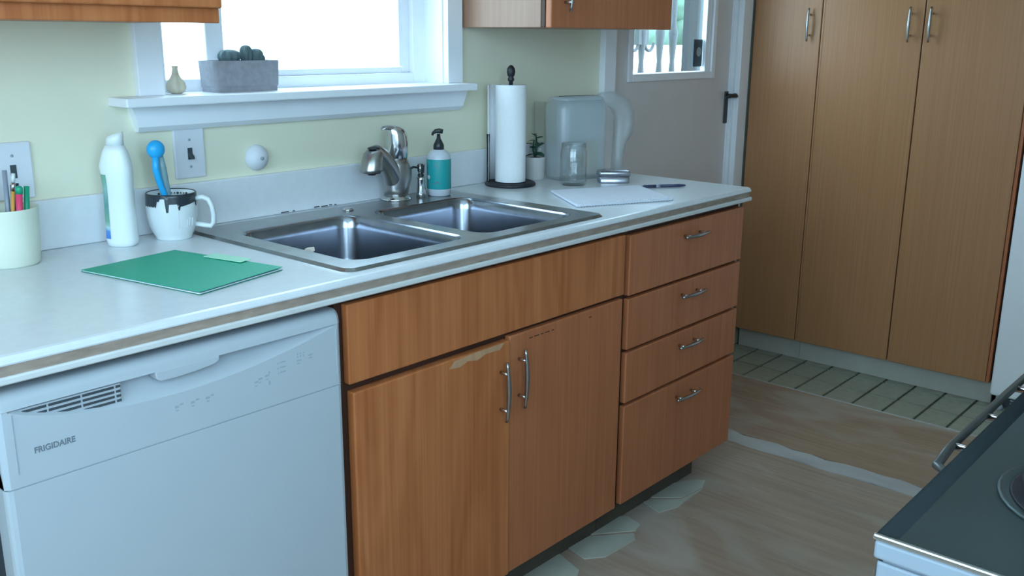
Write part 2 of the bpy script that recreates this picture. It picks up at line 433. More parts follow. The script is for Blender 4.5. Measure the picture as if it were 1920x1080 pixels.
# daylight windows behind and left of the viewer
w2 = thing('window_2', 'wide white-framed window in the end wall', None, (XL, -1.5, 1.0), kind='structure')
w3 = thing('window_3', 'wide white-framed window in the wall behind', None, (-.48, YB, 1.0), kind='structure')
for w_, a_, b_, ax_ in ((w2, -2.38, -1.5, 'y'), (w2, -1.5, -.62, 'y'), (w3, -1.16, -.48, 'x'), (w3, -.48, .20, 'x')):
    m = MB()
    def bar(p0, p1, z0, z1, d0=.03, d1=.07):
        if ax_ == 'y': m.box(XL - d1, XL - d0, p0, p1, z0, z1)
        else: m.box(p0, p1, YB - d1, YB - d0, z0, z1)
    bar(a_, a_ + .05, 1.0, 2.28); bar(b_ - .05, b_, 1.0, 2.28); bar(a_ + .05, b_ - .05, 1.0, 1.06); bar(a_ + .05, b_ - .05, 2.22, 2.28)
    lf = m.build('sash', 'trim_white', w_, True)
    m = MB(); bar(a_ + .05, b_ - .05, 1.06, 2.22, .048, .052); m.build('pane', 'pane_glass', lf, True)

# ------------------------------------------------------------------ window over the sink
win = thing('window_1', 'white sliding window above the sink', None, (1.066, 0.0, 1.212), kind='structure')
box('casing', 'trim_white', (0.576, 0.636, -.020, 0, 1.212, 2.16), win, .002)
box('casing', 'trim_white', (1.497, 1.556, -.020, 0, 1.212, 2.16), win, .002)
box('casing', 'trim_white', (0.636, 1.497, -.020, 0, 2.10, 2.16), win, .002)
box('stool', 'trim_white', (0.515, 1.5535, -.080, 0.0, 1.193, 1.212), win, .003)
box('stool_inner', 'trim_white', (0.636, 1.497, 0.0, 0.07, 1.194, 1.212), win)
# apron: flat board with raked ends and a chamfered lower edge
ya = -.022; zt_, zb_ = 1.193, 1.1360
la = [(0.555, ya, zt_), (0.567, ya, zb_ + .011), (0.570, ya + .010, zb_), (0.570, 0, zb_), (0.555, 0, zt_)]
lb = [(1.575, ya, zt_), (1.553, ya, zb_ + .011), (1.548, ya + .010, zb_), (1.548, 0, zb_), (1.575, 0, zt_)]
m = MB(); m.loft([la, lb], smooth=False); m.build('apron', 'trim_white', win, True)
box('jamb', 'trim_white', (0.636, 0.640, 0.0, .07, 1.212, 2.10), win)
box('jamb', 'trim_white', (1.493, 1.497, 0.0, .07, 1.212, 2.10), win)
box('jamb', 'trim_white', (0.640, 1.493, 0.0, .07, 2.096, 2.10), win)
m = MB(); m.box(0.636, 0.690, .07, .125, 1.194, 2.10); m.box(1.448, 1.497, .07, .125, 1.194, 2.10); m.box(0.690, 1.448, .07, .125, 1.194, 1.240); m.box(0.690, 1.448, .07, .125, 2.06, 2.10)
m.build('frame', 'trim_white', win, True, .003)
m = MB(); m.box(0.805, 0.853, .085, .110, 1.240, 2.06); m.box(1.418, 1.448, .085, .110, 1.240, 2.06); m.box(0.853, 1.418, .085, .110, 1.240, 1.256); m.box(0.853, 1.418, .085, .110, 2.04, 2.06)
sa = m.build('sash', 'trim_white', win, True, .003)
box('pane', 'pane_glass', (0.853, 1.418, .096, .099, 1.256, 2.04), sa)
fr = box('pane', 'pane_glass', (0.690, 0.805, .106, .109, 1.240, 2.06), win)
box('screen_bead', 'trim_white', (1.408, 1.4165, .084, .092, 1.258, 2.038), sa)

# ------------------------------------------------------------------ door beside the tall cabinet
dr = thing('door_1', 'off-white half-glazed door with dark iron lever', None, (2.74, 0.04, 0.0), kind='structure')
GX0, GX1, GZ0, GZ1 = 2.454, 3.000, 1.214, 1.88
m = MB(); y0, y1 = .020, .062
m.box(DX0 + .018, GX0, y0, y1, .008, 2.03); m.box(GX1, DX1 - .012, y0, y1, .008, 2.03); m.box(GX0, GX1, y0, y1, .008, GZ0); m.box(GX0, GX1, y0, y1, GZ1, 2.03)
m.build('door_slab', 'door_paint', dr, True)
m = MB(); q = .028
m.box(GX0 - q, GX0, .010, .020, GZ0 - q, GZ1 + q); m.box(GX1, GX1 + q, .010, .020, GZ0 - q, GZ1 + q); m.box(GX0, GX1, .010, .020, GZ0 - q, GZ0); m.box(GX0, GX1, .010, .020, GZ1, GZ1 + q)
m.build('glazing_bead', 'trim_white', dr, True, .003)
m = MB(); m.box(GX1 - .034, GX1, .022, .036, GZ0, GZ1)
m.build('inner_stop', 'trim_white', dr, True, .002)
pn = box('pane', 'pane_glass', (GX0, GX1, .040, .044, GZ0, GZ1), dr)
st = box('window_sticker', 'sticker_dark', (2.900, 2.968, .0375, .0396, 1.232, 1.335), dr, label='dark rectangular sticker on the glass')
m = MB(); m.lathe([(.001, 0), (.018, 0), (.018, .0008), (.001, .0008)], 18); 
MT = Matrix.Translation((2.940, .0372, 1.288)) @ Matrix.Rotation(R90, 4, 'X')
m2 = MB().add([MT @ Vector(p) for p in m.v], m.f); m2.build('sticker_emblem', 'sticker_pale', st, True)
box('jamb', 'trim_white', (DX0, DX0 + .015, 0, .13, 0, DZ1), dr)
box('jamb', 'trim_white', (DX1 - .010, DX1, 0, .13, 0, DZ1), dr)
m = MB(); m.box(3.158, 3.1605, .014, .020, .02, 2.03); m.build('weather_strip', 'trim_white', dr, True)
hd = box('backplate', 'door_iron', (3.130, 3.157, .014, .020, 1.000, 1.130), dr, .003)
m = MB(); m.tube([(3.143, .020, 1.113), (3.143, -.022, 1.113)], .008); m.tube([(3.166, -.020, 1.110), (3.143, -.024, 1.114), (3.110, -.024, 1.114), (3.075, -.020, 1.109)], [.005, .010, .008, .005])
m.build('lever', 'door_iron', hd, True)
tr = thing('trim_1', 'white casing boards around the glazed door', None, (2.74, -.01, 0), kind='structure')
box('casing', 'trim_white', (2.235, 2.300, -.024, 0, 0, 2.12), tr, .003)
box('casing', 'trim_white', (3.172, 3.246, -.024, 0, 0, 2.12), tr, .003)
box('casing', 'trim_white', (2.300, 3.172, -.024, 0, 2.05, 2.12), tr, .003)

# ------------------------------------------------------------------ outdoors
lw = structure(box('ground', 'lawn_green', (-12, 30, .5, 30, -.35, -.3)), 'pale bright yard outside the windows')
structure(box('patio_ground', 'lawn_green', (-12, XL - .1, -12, .5, -.35, -.3)), 'pale paving outside the end window')
po = box('porch_deck', 'porch_paint', (2.0, 7.0, .13, 1.6, -.12, -.02)); po['kind'] = 'structure'; po['label'] = 'grey porch deck outside the door'
pr = thing('porch_railing', 'grey turned-baluster railing seen through the door glass', 'railing', (4.6, 1.3, -.02))
m = MB(); m.box(3.3, 6.4, 1.27, 1.33, .06, .10); m.build('bottom_rail', 'porch_paint', pr, True)
m = MB(); m.box(3.3, 6.4, 1.26, 1.34, 1.86, 1.90); m.build('top_rail', 'porch_paint', pr, True)
bme = None
for k, x in enumerate((3.45, 3.64, 3.83, 4.02, 4.215, 4.417, 4.611, 4.755, 4.95, 5.15, 5.35, 5.55, 5.75, 5.95, 6.15)):
    if bme is None:
        m = MB(); m.lathe([(.016, 0), (.016, .95), (.024, 1.0), (.015, 1.1), (.024, 1.2), (.030, 1.27), (.018, 1.32), (.018, 1.76)], 10)
        o = m.build('baluster', 'porch_paint', pr); bme = o.data
    else:
        o = bpy.data.objects.new('baluster', bme); COL.objects.link(o); o.parent = pr
    o.location = (x - 4.6, 0, .12)
m = MB(); m.box(4.365, 4.465, 1.285, 1.315, 1.30, 1.86)
for s in (-1, 1):
    m.tube([(4.415 + s * (.035 + .045 * (1 - math.cos(a))), 1.3, 1.31 - .045 * math.sin(a)) for a in [math.pi * k / 8 for k in range(9)]], .010, 8)
m.build('scroll_bracket', 'porch_paint', pr, True, label='grey bracket with two curled feet')
structure(box('garden_wall', 'house_white', (4.0, 14, 3.15, 3.3, -.3, 1.27)), 'low white garden wall behind the porch')
structure(box('wall_porch', 'porch_wall', (3.615, 3.765, .50, .53, -.3, 2.6)), 'dark grey porch post close outside the door')
hb = thing('garden_hedge', 'bright green leafy hedge beyond the porch railing', 'hedge', (8.2, 4.2, -.3))
m = MB()
for k in range(70):
    x = 6.0 + 5.4 * (k / 70) + random.uniform(-.15, .15); y = 4.2 + random.uniform(-.4, .4); z = random.choice((.4, .9, 1.35, 1.62)) + random.uniform(-.1, .1)
    m.ball((x, y, z), random.uniform(.26, .40), 9, (1, 1, .85))
m.build('foliage', 'hedge_leaf', hb, True, kind='stuff')
m = MB()
for x in (6.6, 7.8, 9.0, 10.2): m.tube([(x, 4.2, -.3), (x + .05, 4.2, .6)], .05)
m.build('stems', 'soil', hb, True, kind='stuff')
hs = thing('neighbour_house', 'white sided house outside the sink window', 'house', (6, 9, -.3))
box('wall', 'house_white', (1.0, 11, 9, 9.3, -.3, 5.0), hs)
box('window_pane', 'house_teal', (8.52, 10.12, 8.955, 9.0, 1.73, 3.0), hs)
for k in range(6): box('siding_board', 'house_white', (1.0, 11, 8.975, 9.0, .2 + k * .30, .48 + k * .30), hs)

# ------------------------------------------------------------------ worktop
XC0, XC1 = -0.045, 2.132
HX0, HX1, HY0, HY1 = 0.662, 1.430, -.592, -.066
wt = thing('worktop', 'long white laminate worktop with a chipped raw front edge', 'worktop', (1.04, -.32, .874))
m = MB()
zb = .876
m.box(XC0, HX0, -.628, -.0002, zb, ZT); m.box(HX1, XC1, -.628, -.0002, zb, ZT)
m.box(HX0, HX1, -.628, HY0, zb, ZT); m.box(HX0, HX1, HY1, -.0002, zb, ZT)
m.build('slab', 'laminate', wt, True)
prof = [(-.628, .901), (-.6445, .901), (-.6455, .9035), (-.6440, .9085), (-.6395, .9125), (-.634, ZT), (-.628, ZT)]
MB().loft([[(XC0, y, z) for y, z in prof], [(XC1 + .001, y, z) for y, z in prof]], smooth=False).build('front_nosing', 'laminate', wt, True)
box('raw_edge', 'raw_edge', (XC0, XC1 - .001, -.6425, -.628, .8855, .901), wt, label='brown raw chipboard strip along the front')
MB().loft([[(xx, y, z) for y, z in [(-.628, .874), (-.645, .874), (-.648, .8765), (-.648, .883), (-.6455, .8855), (-.628, .8855)]] for xx in (XC0, XC1 + .003)], smooth=False).build('lower_lip', 'lip_white', wt, True)
bs = thing('backsplash', 'low white laminate upstand along the wall behind the worktop', 'backsplash', (1.04, -.008, ZT))
box('board', 'splash_laminate', (XC0, 2.120, -.016, -.0002, ZT + .0002, 1.0155), bs, .003)
for (x0, x1, z) in ((.918, .940, .9165), (1.018, 1.034, .9175), (1.040, 1.060, .9165), (1.066, 1.074, .9175), (1.082, 1.088, .9165), (.952, .958, .9165)):
    box('caulk_stain', 'caulk_dirt', (x0, x1, -.0175, -.016, z, z + .0025), bs)

# ------------------------------------------------------------------ sink
sk = thing('double_sink', 'stainless steel double-bowl drop-in sink in the worktop', 'sink', (1.046, -.331, ZT))
ZR = .920
SX0, SX1, SY0, SY1 = .640, 1.452, -.612, -.052
bm = bmesh.new()
def eloop(pts):
    vs = [bm.verts.new(p) for p in pts]
    return vs, [bm.edges.new((vs[i], vs[(i + 1) % len(vs)])) for i in range(len(vs))]
BL = (.692, 1.016, -.566, -.158); BR = (1.060, 1.396, -.566, -.172)
ov, oe = eloop(rrect(SX0 + .006, SX1 - .006, SY0 + .006, SY1 - .006, .022, ZR))
e2 = []
for B in (BL, BR):
    v_, e_ = eloop(rrect(*B, .045, ZR, 8)); e2 += e_
bmesh.ops.triangle_fill(bm, use_beauty=True, edges=oe + e2)
for f in bm.faces: f.smooth = False
lv = [bm.verts.new((p[0], p[1], ZT + .0005)) for p in rrect(SX0, SX1, SY0, SY1, .026, 0)]
k_ = len(ov)
for i in range(k_): bm.faces.new((ov[i], ov[(i + 1) % k_], lv[(i + 1) % k_], lv[i]))
bmesh.ops.recalc_face_normals(bm, faces=bm.faces)
bmesh.ops.translate(bm, verts=bm.verts, vec=-Vector(sk.location))
me = bpy.data.meshes.new('rim'); bm.to_mesh(me); bm.free(); me.materials.append(MATS['steel_rim'])
o = bpy.data.objects.new('rim', me); COL.objects.link(o); o.parent = sk
for B in (BL, BR):
    m = MB(); loops = []
    for ins, dz in ((0, 0), (.003, -.0015), (.006, -.006), (.009, -.03), (.014, -.10), (.020, -.140), (.030, -.158), (.046, -.168), (.070, -.171), (.11, -.173)):
        r = max(.02, .045 + (.012 if ins > .014 else 0) - ins * .25)
        loops.append(rrect(B[0] + ins, B[1] - ins, B[2] + ins, B[3] - ins, r, ZR + dz, 8))
    m.loft(loops, cap0=False, cap1=True)
    bo = m.build('basin', 'steel', sk, True)
    cx, cy = (B[0] + B[1]) / 2, (B[2] + B[3]) / 2
    MB().lathe([(.010, .0005), (.030, .001), (.040, .004), (.044, .004), (.044, 0)], 24, (cx, cy, ZR - .1725)).build('drain', 'nickel', bo, True)
MB().lathe([(.014, 0), (.014, .003), (.010, .006), (.001, .007)], 20, (1.045, -.117, ZR)).build('hole_cap', 'chrome', sk, True)
q_ = [(-.004, .004, 0), (.002, .010, .009), (.006, -.006, .012), (.003, -.012, .006), (-.002, -.008, -.001)]
m = MB(); m.prism([(.7035 + x, -.404 + y, .908 + z) for x, y, z in q_], (.006, -.003, .003)); m.ball((.702, -.400, .907), .005, 8, (.7, 1.2, 1))
tag(origin_to_base(m.build('food_scrap', 'scrap')), 'small crumpled pale scrap stuck on left sink wall', 'scrap')

# ------------------------------------------------------------------ faucet
fc = thing('kitchen_faucet', 'brushed nickel faucet with pull-out spray head behind the sink', 'faucet', (1.236, -.082, ZR + .0002))
MB().lathe([(.040, 0), (.040, .004), (.033, .010), (.031, .012)], 28).build('base_ring', 'chrome', fc)
loops = []
for z, cx, cy, rx, ry in ((.010, 0, 0, .031, .031), (.03, .002, 0, .034, .034), (.055, .006, .0, .040, .036), (.075, .006, 0, .040, .036), (.095, .004, 0, .034, .033), (.108, .004, 0, .029, .029)):
    loops.append([(cx + rx * math.cos(2 * math.pi * k / 28), cy + ry * math.sin(2 * math.pi * k / 28), z) for k in range(28)])
MB().loft(loops).build('body', 'nickel', fc)
m = MB(); loops = []
for z, cx, r in ((.108, .004, .0275), (.112, .004, .030), (.15, .006, .030), (.172, .004, .0285), (.184, 0, .025), (.191, -.006, .018), (.194, -.010, .007)):
    loops.append([(cx + r * math.cos(2 * math.pi * k / 28), r * math.sin(2 * math.pi * k / 28), z) for k in range(28)])
m.loft(loops)
hl = m.build('lever_dome', 'chrome', fc)
MB().tube([(.004, .0, .184), (-.022, -.004, .190), (-.042, -.008, .191), (-.052, -.010, .188)], [.014, .013, .010, .004], 10, flat=.5).build('lever', 'chrome', hl, world=False)
dx, dy = -0.957, -0.290
def sp(t, z): return (dx * t, dy * t, z)
m = MB(); m.tube([sp(-.012, .030), sp(.008, .052), sp(.030, .085), sp(0.054, .108), sp(0.074, .125), sp(0.092, .133), sp(0.104, .131)], [.030, .028, .025, .023, .022, .020, .016], 18)
m.build('spout', 'nickel', fc)
m = MB(); ax = []
for t, z, r in ((0.098, .143, .010), (0.101, .141, .019), (0.105, .134, .0245), (0.110, .117, .0275), (0.114, 0.096, .0300), (0.114, 0.090, .0295), (0.114, 0.088, .025)):
    ax.append([(dx * t + r * math.cos(2 * math.pi * k / 24), dy * t + r * math.sin(2 * math.pi * k / 24), z + (.10 * -(math.cos(2 * math.pi * k / 24) * dx + math.sin(2 * math.pi * k / 24) * dy) * r)) for k in range(24)])
m.loft(ax); sh = m.build('spray_head', 'nickel', fc)
MB().lathe([(.024, 0), (.022, -.004), (.012, -.005), (.010, -.009), (.001, -.010)], 20, (dx * 0.114, dy * 0.114, 0.088)).build('aerator', 'black_plastic', sh, world=False)
MB().ball((dx * 0.100, dy * 0.100, .145), .014, 10, (1.3, 1.1, .35)).build('spray_button', 'black_plastic', sh, world=False)

ss = thing('side_sprayer', 'small chrome sprayer between faucet and soap bottle', 'sprayer', (1.305, -.105, ZR))
MB().lathe([(.013, 0), (.013, .012), (.011, .03), (.010, .048), (.012, .055)], 18).build('holder', 'chrome', ss)
MB().lathe([(.007, .055), (.009, .060), (.006, .066), (.009, .072), (.010, .086), (.007, .090)], 14).build('nozzle', 'black_plastic', ss)
MB().tube([(0, 0, .074), (-.014, -.004, .082), (-.028, -.002, .085), (-.036, .004, .079)], .003, 8).build('trigger', 'black_plastic', ss)
for s in (-1, 1): MB().tube([(.006 * s, -.004, .066), (.007 * s, -.005, .09)], .0028, 8).build('prong', 'chrome', ss)

# ------------------------------------------------------------------ base cabinets
def bow_handle(parent, base, axis, L, proud, mat='nickel'):
    """bowed bar on two posts; base = middle of the bar on the face, face looks to -y or -x"""
    bx, by, bz = base; m = MB(); half = L / 2; pst = half * .62
    out = Vector((0, -1, 0)) if axis in ('z', 'x') else Vector((-1, 0, 0))
    al = Vector((0, 0, 1)) if axis in ('z', 'zx') else Vector((1, 0, 0))
    path = [Vector(base) + al * (half * t) + out * (proud - .004 * abs(t) ** 2 * 1.6) for t in [(-1 + k / 6) for k in range(13)]]
    m.tube([tuple(p_) for p_ in path], [.0035 + .0022 * (1 - abs(-1 + k / 6)) for k in range(13)], 8)
    h = m.build('handle', mat, parent, True)
    for s in (-1, 1):
        b0 = Vector(base) + al * (pst * s)
        MB().tube([tuple(b0), tuple(b0 + out * (proud - .001))], .0042, 8).build('post', 'chrome', h, True)
    return h

# sink cabinet
sc1 = thing('sink_cabinet', 'orange-brown wooden cabinet with two doors under the sink', 'cabinet', (1.066, -.32, 0))
m = MB(); m.box(.600, .618, -.600, -.02, .105, .872); m.box(1.500, 1.518, -.600, -.02, .105, .872); m.box(.618, 1.500, -.600, -.02, .105, .123); m.box(.618, 1.500, -.03, -.02, .123, .872)
m.build('carcass', 'cab_wood', sc1, True)
m = MB(); m.box(.600, .640, -.617, -.600, .105, .873); m.box(1.480, 1.5235, -.617, -.600, .105, .873); m.box(.640, 1.480, -.617, -.600, .670, .725); m.box(.640, 1.480, -.617, -.600, .855, .873); m.box(.640, 1.480, -.617, -.600, .105, .140)
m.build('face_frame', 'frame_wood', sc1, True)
box('false_front', 'cab_wood', (.616, 1.507, YF, -.617, .7065, .8625), sc1, .003)
d = box('door', 'cab_wood', (.622, 1.066, YF - .004, -.617, .110, .6905), sc1, .003)
bow_handle(d, (1.034, YF - .004, .580), 'z', .140, .026)
MB().prism([(x, YF - .0046, z) for x, z in ((.875, .672), (.905, .668), (.930, .676), (.960, .670), (.985, .678), (1.030, .676), (1.045, .689), (.960, .6895), (.890, .686))], (0, .0012, 0)).build('worn_patch', 'worn_wood', d, True)
d = box('door', 'cab_wood_red', (1.070, 1.503, YF, -.617, .110, .697), sc1, .003)
bow_handle(d, (1.100, YF, .594), 'z', .140, .026)
for x_, w_ in ((1.135, .012), (1.152, .018), (1.176, .010), (1.192, .016), (1.216, .008), (1.36, .010)): box('scuff', 'frame_wood', (x_, x_ + w_, YF - .0004, YF + .0005, .677, .6795), d)
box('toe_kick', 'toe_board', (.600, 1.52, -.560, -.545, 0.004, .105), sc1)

# drawer cabinet
dc = thing('drawer_cabinet', 'orange-brown wooden cabinet of four stacked drawers', 'cabinet', (1.82, -.32, 0))
m = MB(); m.box(1.5245, 1.540, -.600, -.02, .105, .872); m.box(2.098, 2.113, -.600, -.02, .105, .872); m.box(1.540, 2.098, -.600, -.02, .105, .123); m.box(1.540, 2.098, -.03, -.02, .123, .872); m.box(1.540, 2.098, -.6, -.03, .855, .872)
m.build('carcass', 'cab_wood_red', dc, True)
m = MB(); m.box(1.5245, 1.560, -.617, -.600, .105, .873); m.box(2.08, 2.113, -.617, -.600, .105, .873)
for z in (.395, .545, .692, .858): m.box(1.56, 2.08, -.617, -.600, z - .015, z + .015)
m.box(1.56, 2.08, -.617, -.600, .105, .135)
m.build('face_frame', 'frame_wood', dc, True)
for z0, z1, hz in ((.698, .8575, .8185), (.552, .690, .6515), (.4035, .5435, .5045), (.110, .3945, .3495)):
    d = box('drawer', 'cab_wood_red', (1.5285, 2.116, YF, -.617, z0, z1), dc, .003)
    bow_handle(d, (1.826, YF, hz), 'x', .125, .026)
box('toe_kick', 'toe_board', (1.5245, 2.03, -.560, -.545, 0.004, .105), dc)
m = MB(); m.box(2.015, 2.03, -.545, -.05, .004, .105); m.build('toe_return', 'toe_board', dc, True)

# end panel left of the dishwasher
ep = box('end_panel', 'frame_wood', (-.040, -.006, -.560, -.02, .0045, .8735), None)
tag(origin_to_base(ep), 'dark panel closing the counter left of the dishwasher', 'panel')

# ------------------------------------------------------------------ dishwasher
dw = thing('dishwasher', 'white built-in dishwasher with scooped control panel', 'dishwasher', (.2985, -.32, 0))
YD = -.640
box('tub', 'appliance_dark', (.004, .594, -.595, -.03, .105, .853), dw)
m = MB()
R = .012; lp = []
for x, yy in ((0, -.596), (0, YD + R), (.0012, YD + .006), (.004, YD + .002), (.010, YD), (.587, YD), (.593, YD + .002), (.5958, YD + .006), (.597, YD + R), (.597, -.596)): lp.append((x, yy))
m.loft([[(x, y, .118) for x, y in lp], [(x, y, .7165) for x, y in lp]], smooth=False)
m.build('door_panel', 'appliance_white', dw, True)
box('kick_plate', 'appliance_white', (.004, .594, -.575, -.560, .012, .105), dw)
# control panel: surface grid with a lens-shaped scoop under an overhanging lip
def arc(x):
    t = (x - .018) / (.583 - .018)
    if t <= 0 or t >= 1: return .8315
    t = t ** .85
    return .8315 - .041 * (1 - abs(2 * t - 1) ** 2.0)
nx = 80; cols = []
for i in range(nx + 1):
    x = .597 * i / nx
    edge = min(x, .597 - x); ro = 0 if edge > .010 else .006 * (1 - (edge / .010)) ** 2
    za = arc(x); col = []
    for k in range(5): col.append((x, YD + ro, .7185 + (za - .7185) * k / 4))
    span = .8315 - za; D = .034 * min(1, span / .030)
    for k in range(1, 9):
        u = k / 8; col.append((x, YD + ro + D * (u ** .85), za + span * u))
    col.append((x, YD + ro + D * .15, .8335)); col.append((x, YD + ro - .001, .8345))
    for k in range(0, 7):
        a = k / 6 * R90; col.append((x, YD + ro + .018 * (1 - math.cos(a)), .840 + .018 * math.sin(a)))
    col.append((x, -.600, .858))
    cols.append(col)
ncol = len(cols[0]); vs = [p_ for c in cols for p_ in c]; fs = []
for i in range(nx):
    for k in range(ncol - 1): fs.append((i * ncol + k, (i + 1) * ncol + k, (i + 1) * ncol + k + 1, i * ncol + k + 1))
m = MB(); m.add(vs, fs, True)
fs2 = []
for i in (0, nx):   # side closings
    b0 = len(vs) + (0 if i == 0 else ncol)
    side = cols[i]; back = [(p_[0], -.600, p_[2]) for p_ in side]
    m.loft([side, back], cap0=False, cap1=False, smooth=False)
bp_ = m.build('control_panel', 'appliance_white', dw, True)
es = bp_.modifiers.new('split', 'EDGE_SPLIT'); es.split_angle = math.radians(22)
# vent: plate filling the left end of the scoop, dark slots
pl = [(x, arc(x) + .0005) for x in [.03 + k * .01 for k in range(16)]]
outl = [(x, YD + .006, z) for x, z in pl] + [(.182, YD + .006, .8305), (.03, YD + .006, .8305)]
vp = MB().prism(outl, (0, .012, 0)).build('vent_plate', 'appliance_white', bp_, True, .002)
for z, xl in ((.826, .036), (.8185, .052), (.811, .082), (.8035, .120)):
    for a, b in ((.030, .070), (.073, .119), (.122, .170), (.173, .180)):
        a = max(a, xl)
        if b - a > .004:
            MB().box(a, b, YD + .0048, YD + .0065, z - .0018, z + .0018).build('vent_slot', 'appliance_dark', vp, True)
# latch handle hanging in the middle of the scoop
pts = [(.234, .8330), (.236, .8225), (.243, .8180), (.275, .8175), (.310, .8195), (.337, .8225), (.345, .8270), (.346, .8345), (.234, .8345)]
MB().prism([(x, YD - .002, z) for x, z in pts], (0, .022, 0)).build('latch_handle', 'appliance_white', dw, True, .003)
MB().box(.5845, .5855, YD - .0012, YD, .738, .825).build('panel_ridge', 'appliance_white', bp_, True)
MB().box(.0195, .0205, YD - .0008, YD, .738, .828).build('panel_ridge', 'print_faint', bp_, True)
MB().box(.004, .593, YD + .001, YD + .004, .7166, .7184).build('panel_gap', 'print_faint', dw, True)
TX = Matrix.Translation(Vector((.044, YD - .0002, .7625)) - Vector(dw.location)) @ Matrix.Rotation(R90, 4, 'X') @ Matrix.Diagonal((.84, .92, 1, 1))
tx = text_obj('brand_lettering', 'FRIGIDAIRE', .0138, 'print_grey', dw, TX)
m = MB()
def mark(x, z, w_, h_): m.box(x, x + w_, YD - .0004, YD, z, z + h_)
for x in (.262, .290, .317): mark(x, .766, .007, .004); mark(x + .009, .769, .006, .003); mark(x + .001, .761, .005, .002)
for x, z in ((.409, .768), (.417, .772), (.431, .774)): mark(x, z, .008, .003); mark(x + .001, z - .006, .005, .002)
mark(.438, .778, .003, .004); mark(.437, .758, .004, .007)
for z in (.790, .781, .772): mark(.4565, z, .0025, .0025); mark(.4615, z + .001, .012, .0022)
for x in (.498, .5045, .511): mark(x, .797, .0025, .0025); mark(x, .792, .0025, .0025)
mark(.4975, .785, .010, .002); mark(.4975, .780, .006, .002); mark(.523, .789, .008, .003); mark(.524, .784, .006, .002)
m.build('control_print', 'print_faint', dw, True, kind='stuff')

# ------------------------------------------------------------------ wall cabinets
ul = thing('wall_cabinet', 'brown wall cabinet left of the window, seen from just below', 'cabinet', (-.2, -.16, 1.36))
box('carcass', 'cab_wood', (-.90, .588, -.300, -.0005, 1.362, 2.12), ul, .002)
box('bottom_rail', 'cab_wood', (-.90, .592, -.318, -.300, 1.3605, 1.390), ul, .002)
for a, b in ((-.895, -.405), (-.400, .092), (.097, .590)):
    d = box('door', 'cab_wood', (a, b, -.334, -.318, 1.3875, 2.11), ul, .003)
    bow_handle(d, (b - .03, -.334, 1.50), 'z', .125, .026)
ur = thing('wall_cabinet', 'wall cabinet right of the window with a pale lit side', 'cabinet', (1.85, -.16, 1.363))
box('carcass', 'side_wood', (1.562, 2.150, -.300, -.0005, 1.364, 2.12), ur, .002)
box('face_frame', 'frame_wood', (1.564, 2.150, -.312, -.300, 1.366, 2.12), ur)
d = box('door', 'cab_wood_red', (1.566, 2.146, -.333, -.312, 1.3635, 2.11), ur, .003)
bow_handle(d, (1.622, -.333, 1.468), 'z', .125, .026)

# ------------------------------------------------------------------ tall cabinets on the end wall
XP = 3.256
def tall(label, y0, y1, doors, hand):
    t = thing('tall_cabinet', label, 'cabinet', (3.58, (y0 + y1) / 2, 0), group='tall cabinets on the end wall')
    box('carcass', 'frame_wood', (XP + .021, XR - .002, y1, y0, .105, 2.12), t)
    for (a, b), hy in zip(doors, hand):
        d = box('door', 'pantry_wood', (XP, XP + .020, b, a, .103, 2.11), t, .003)
        bow_handle(d, (XP, hy, 1.394), 'zx', .125, .026, 'nickel')
    box('toe_kick', 'toe_board_pale', (XP + .062, XP + .08, y1, y0, .0065, .105), t)
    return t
tall('narrow brown tall cabinet beside the glazed door', -.026, -.3150, [(-.028, -.3130)], [-.268])
t2 = tall('wide two-door brown tall cabinet beside the fridge', -.3165, -1.088, [(-.3245, -.7035), (-.7075, -1.0745)], [-.659, -.733])
box('side_strip', 'cab_wood_red', (XP + .004, XP + .021, -1.087, -1.0765, .103, 2.11), t2)
box('edge_band', 'pantry_wood', (XP + .003, XP + .021, -.3235, -.3165, .103, 2.11), t2)

# ------------------------------------------------------------------ fridge
fg = thing('fridge', 'white fridge beside the tall cabinets, cut by frame', 'fridge', (3.58, -1.47, 0))
box('cabinet', 'fridge_white', (3.315, 3.90, -1.845, -1.098, .05, 1.70), fg, .008)
d = box('door', 'fridge_white', (3.250, 3.312, -1.845, -1.096, .062, 1.20), fg, .010, seg=3)
MB().tube([(3.250, -1.80, .80), (3.215, -1.80, .82), (3.210, -1.80, 1.0), (3.215, -1.80, 1.16), (3.250, -1.80, 1.18)], .012).build('handle', 'fridge_white', d, True)
d = box('freezer_door', 'fridge_white', (3.250, 3.312, -1.845, -1.096, 1.21, 1.70), fg, .010, seg=3)
MB().tube([(3.250, -1.80, 1.24), (3.215, -1.80, 1.25), (3.210, -1.80, 1.33), (3.215, -1.80, 1.41), (3.250, -1.80, 1.42)], .012).build('handle', 'fridge_white', d, True)
gr = box('grille', 'appliance_dark', (3.300, 3.316, -1.835, -1.108, .012, .052), fg)
for k in range(3): box('grille_slat', 'appliance_white', (3.293, 3.301, -1.83, -1.16, .016 + .012 * k, .021 + .012 * k), gr)
for y in (-1.125, -1.82): MB().lathe([(.018, 0), (.018, .01), (.012, .02), (.012, .05)], 14, (3.282, y, .0045)).build('foot', 'appliance_white', fg, True)

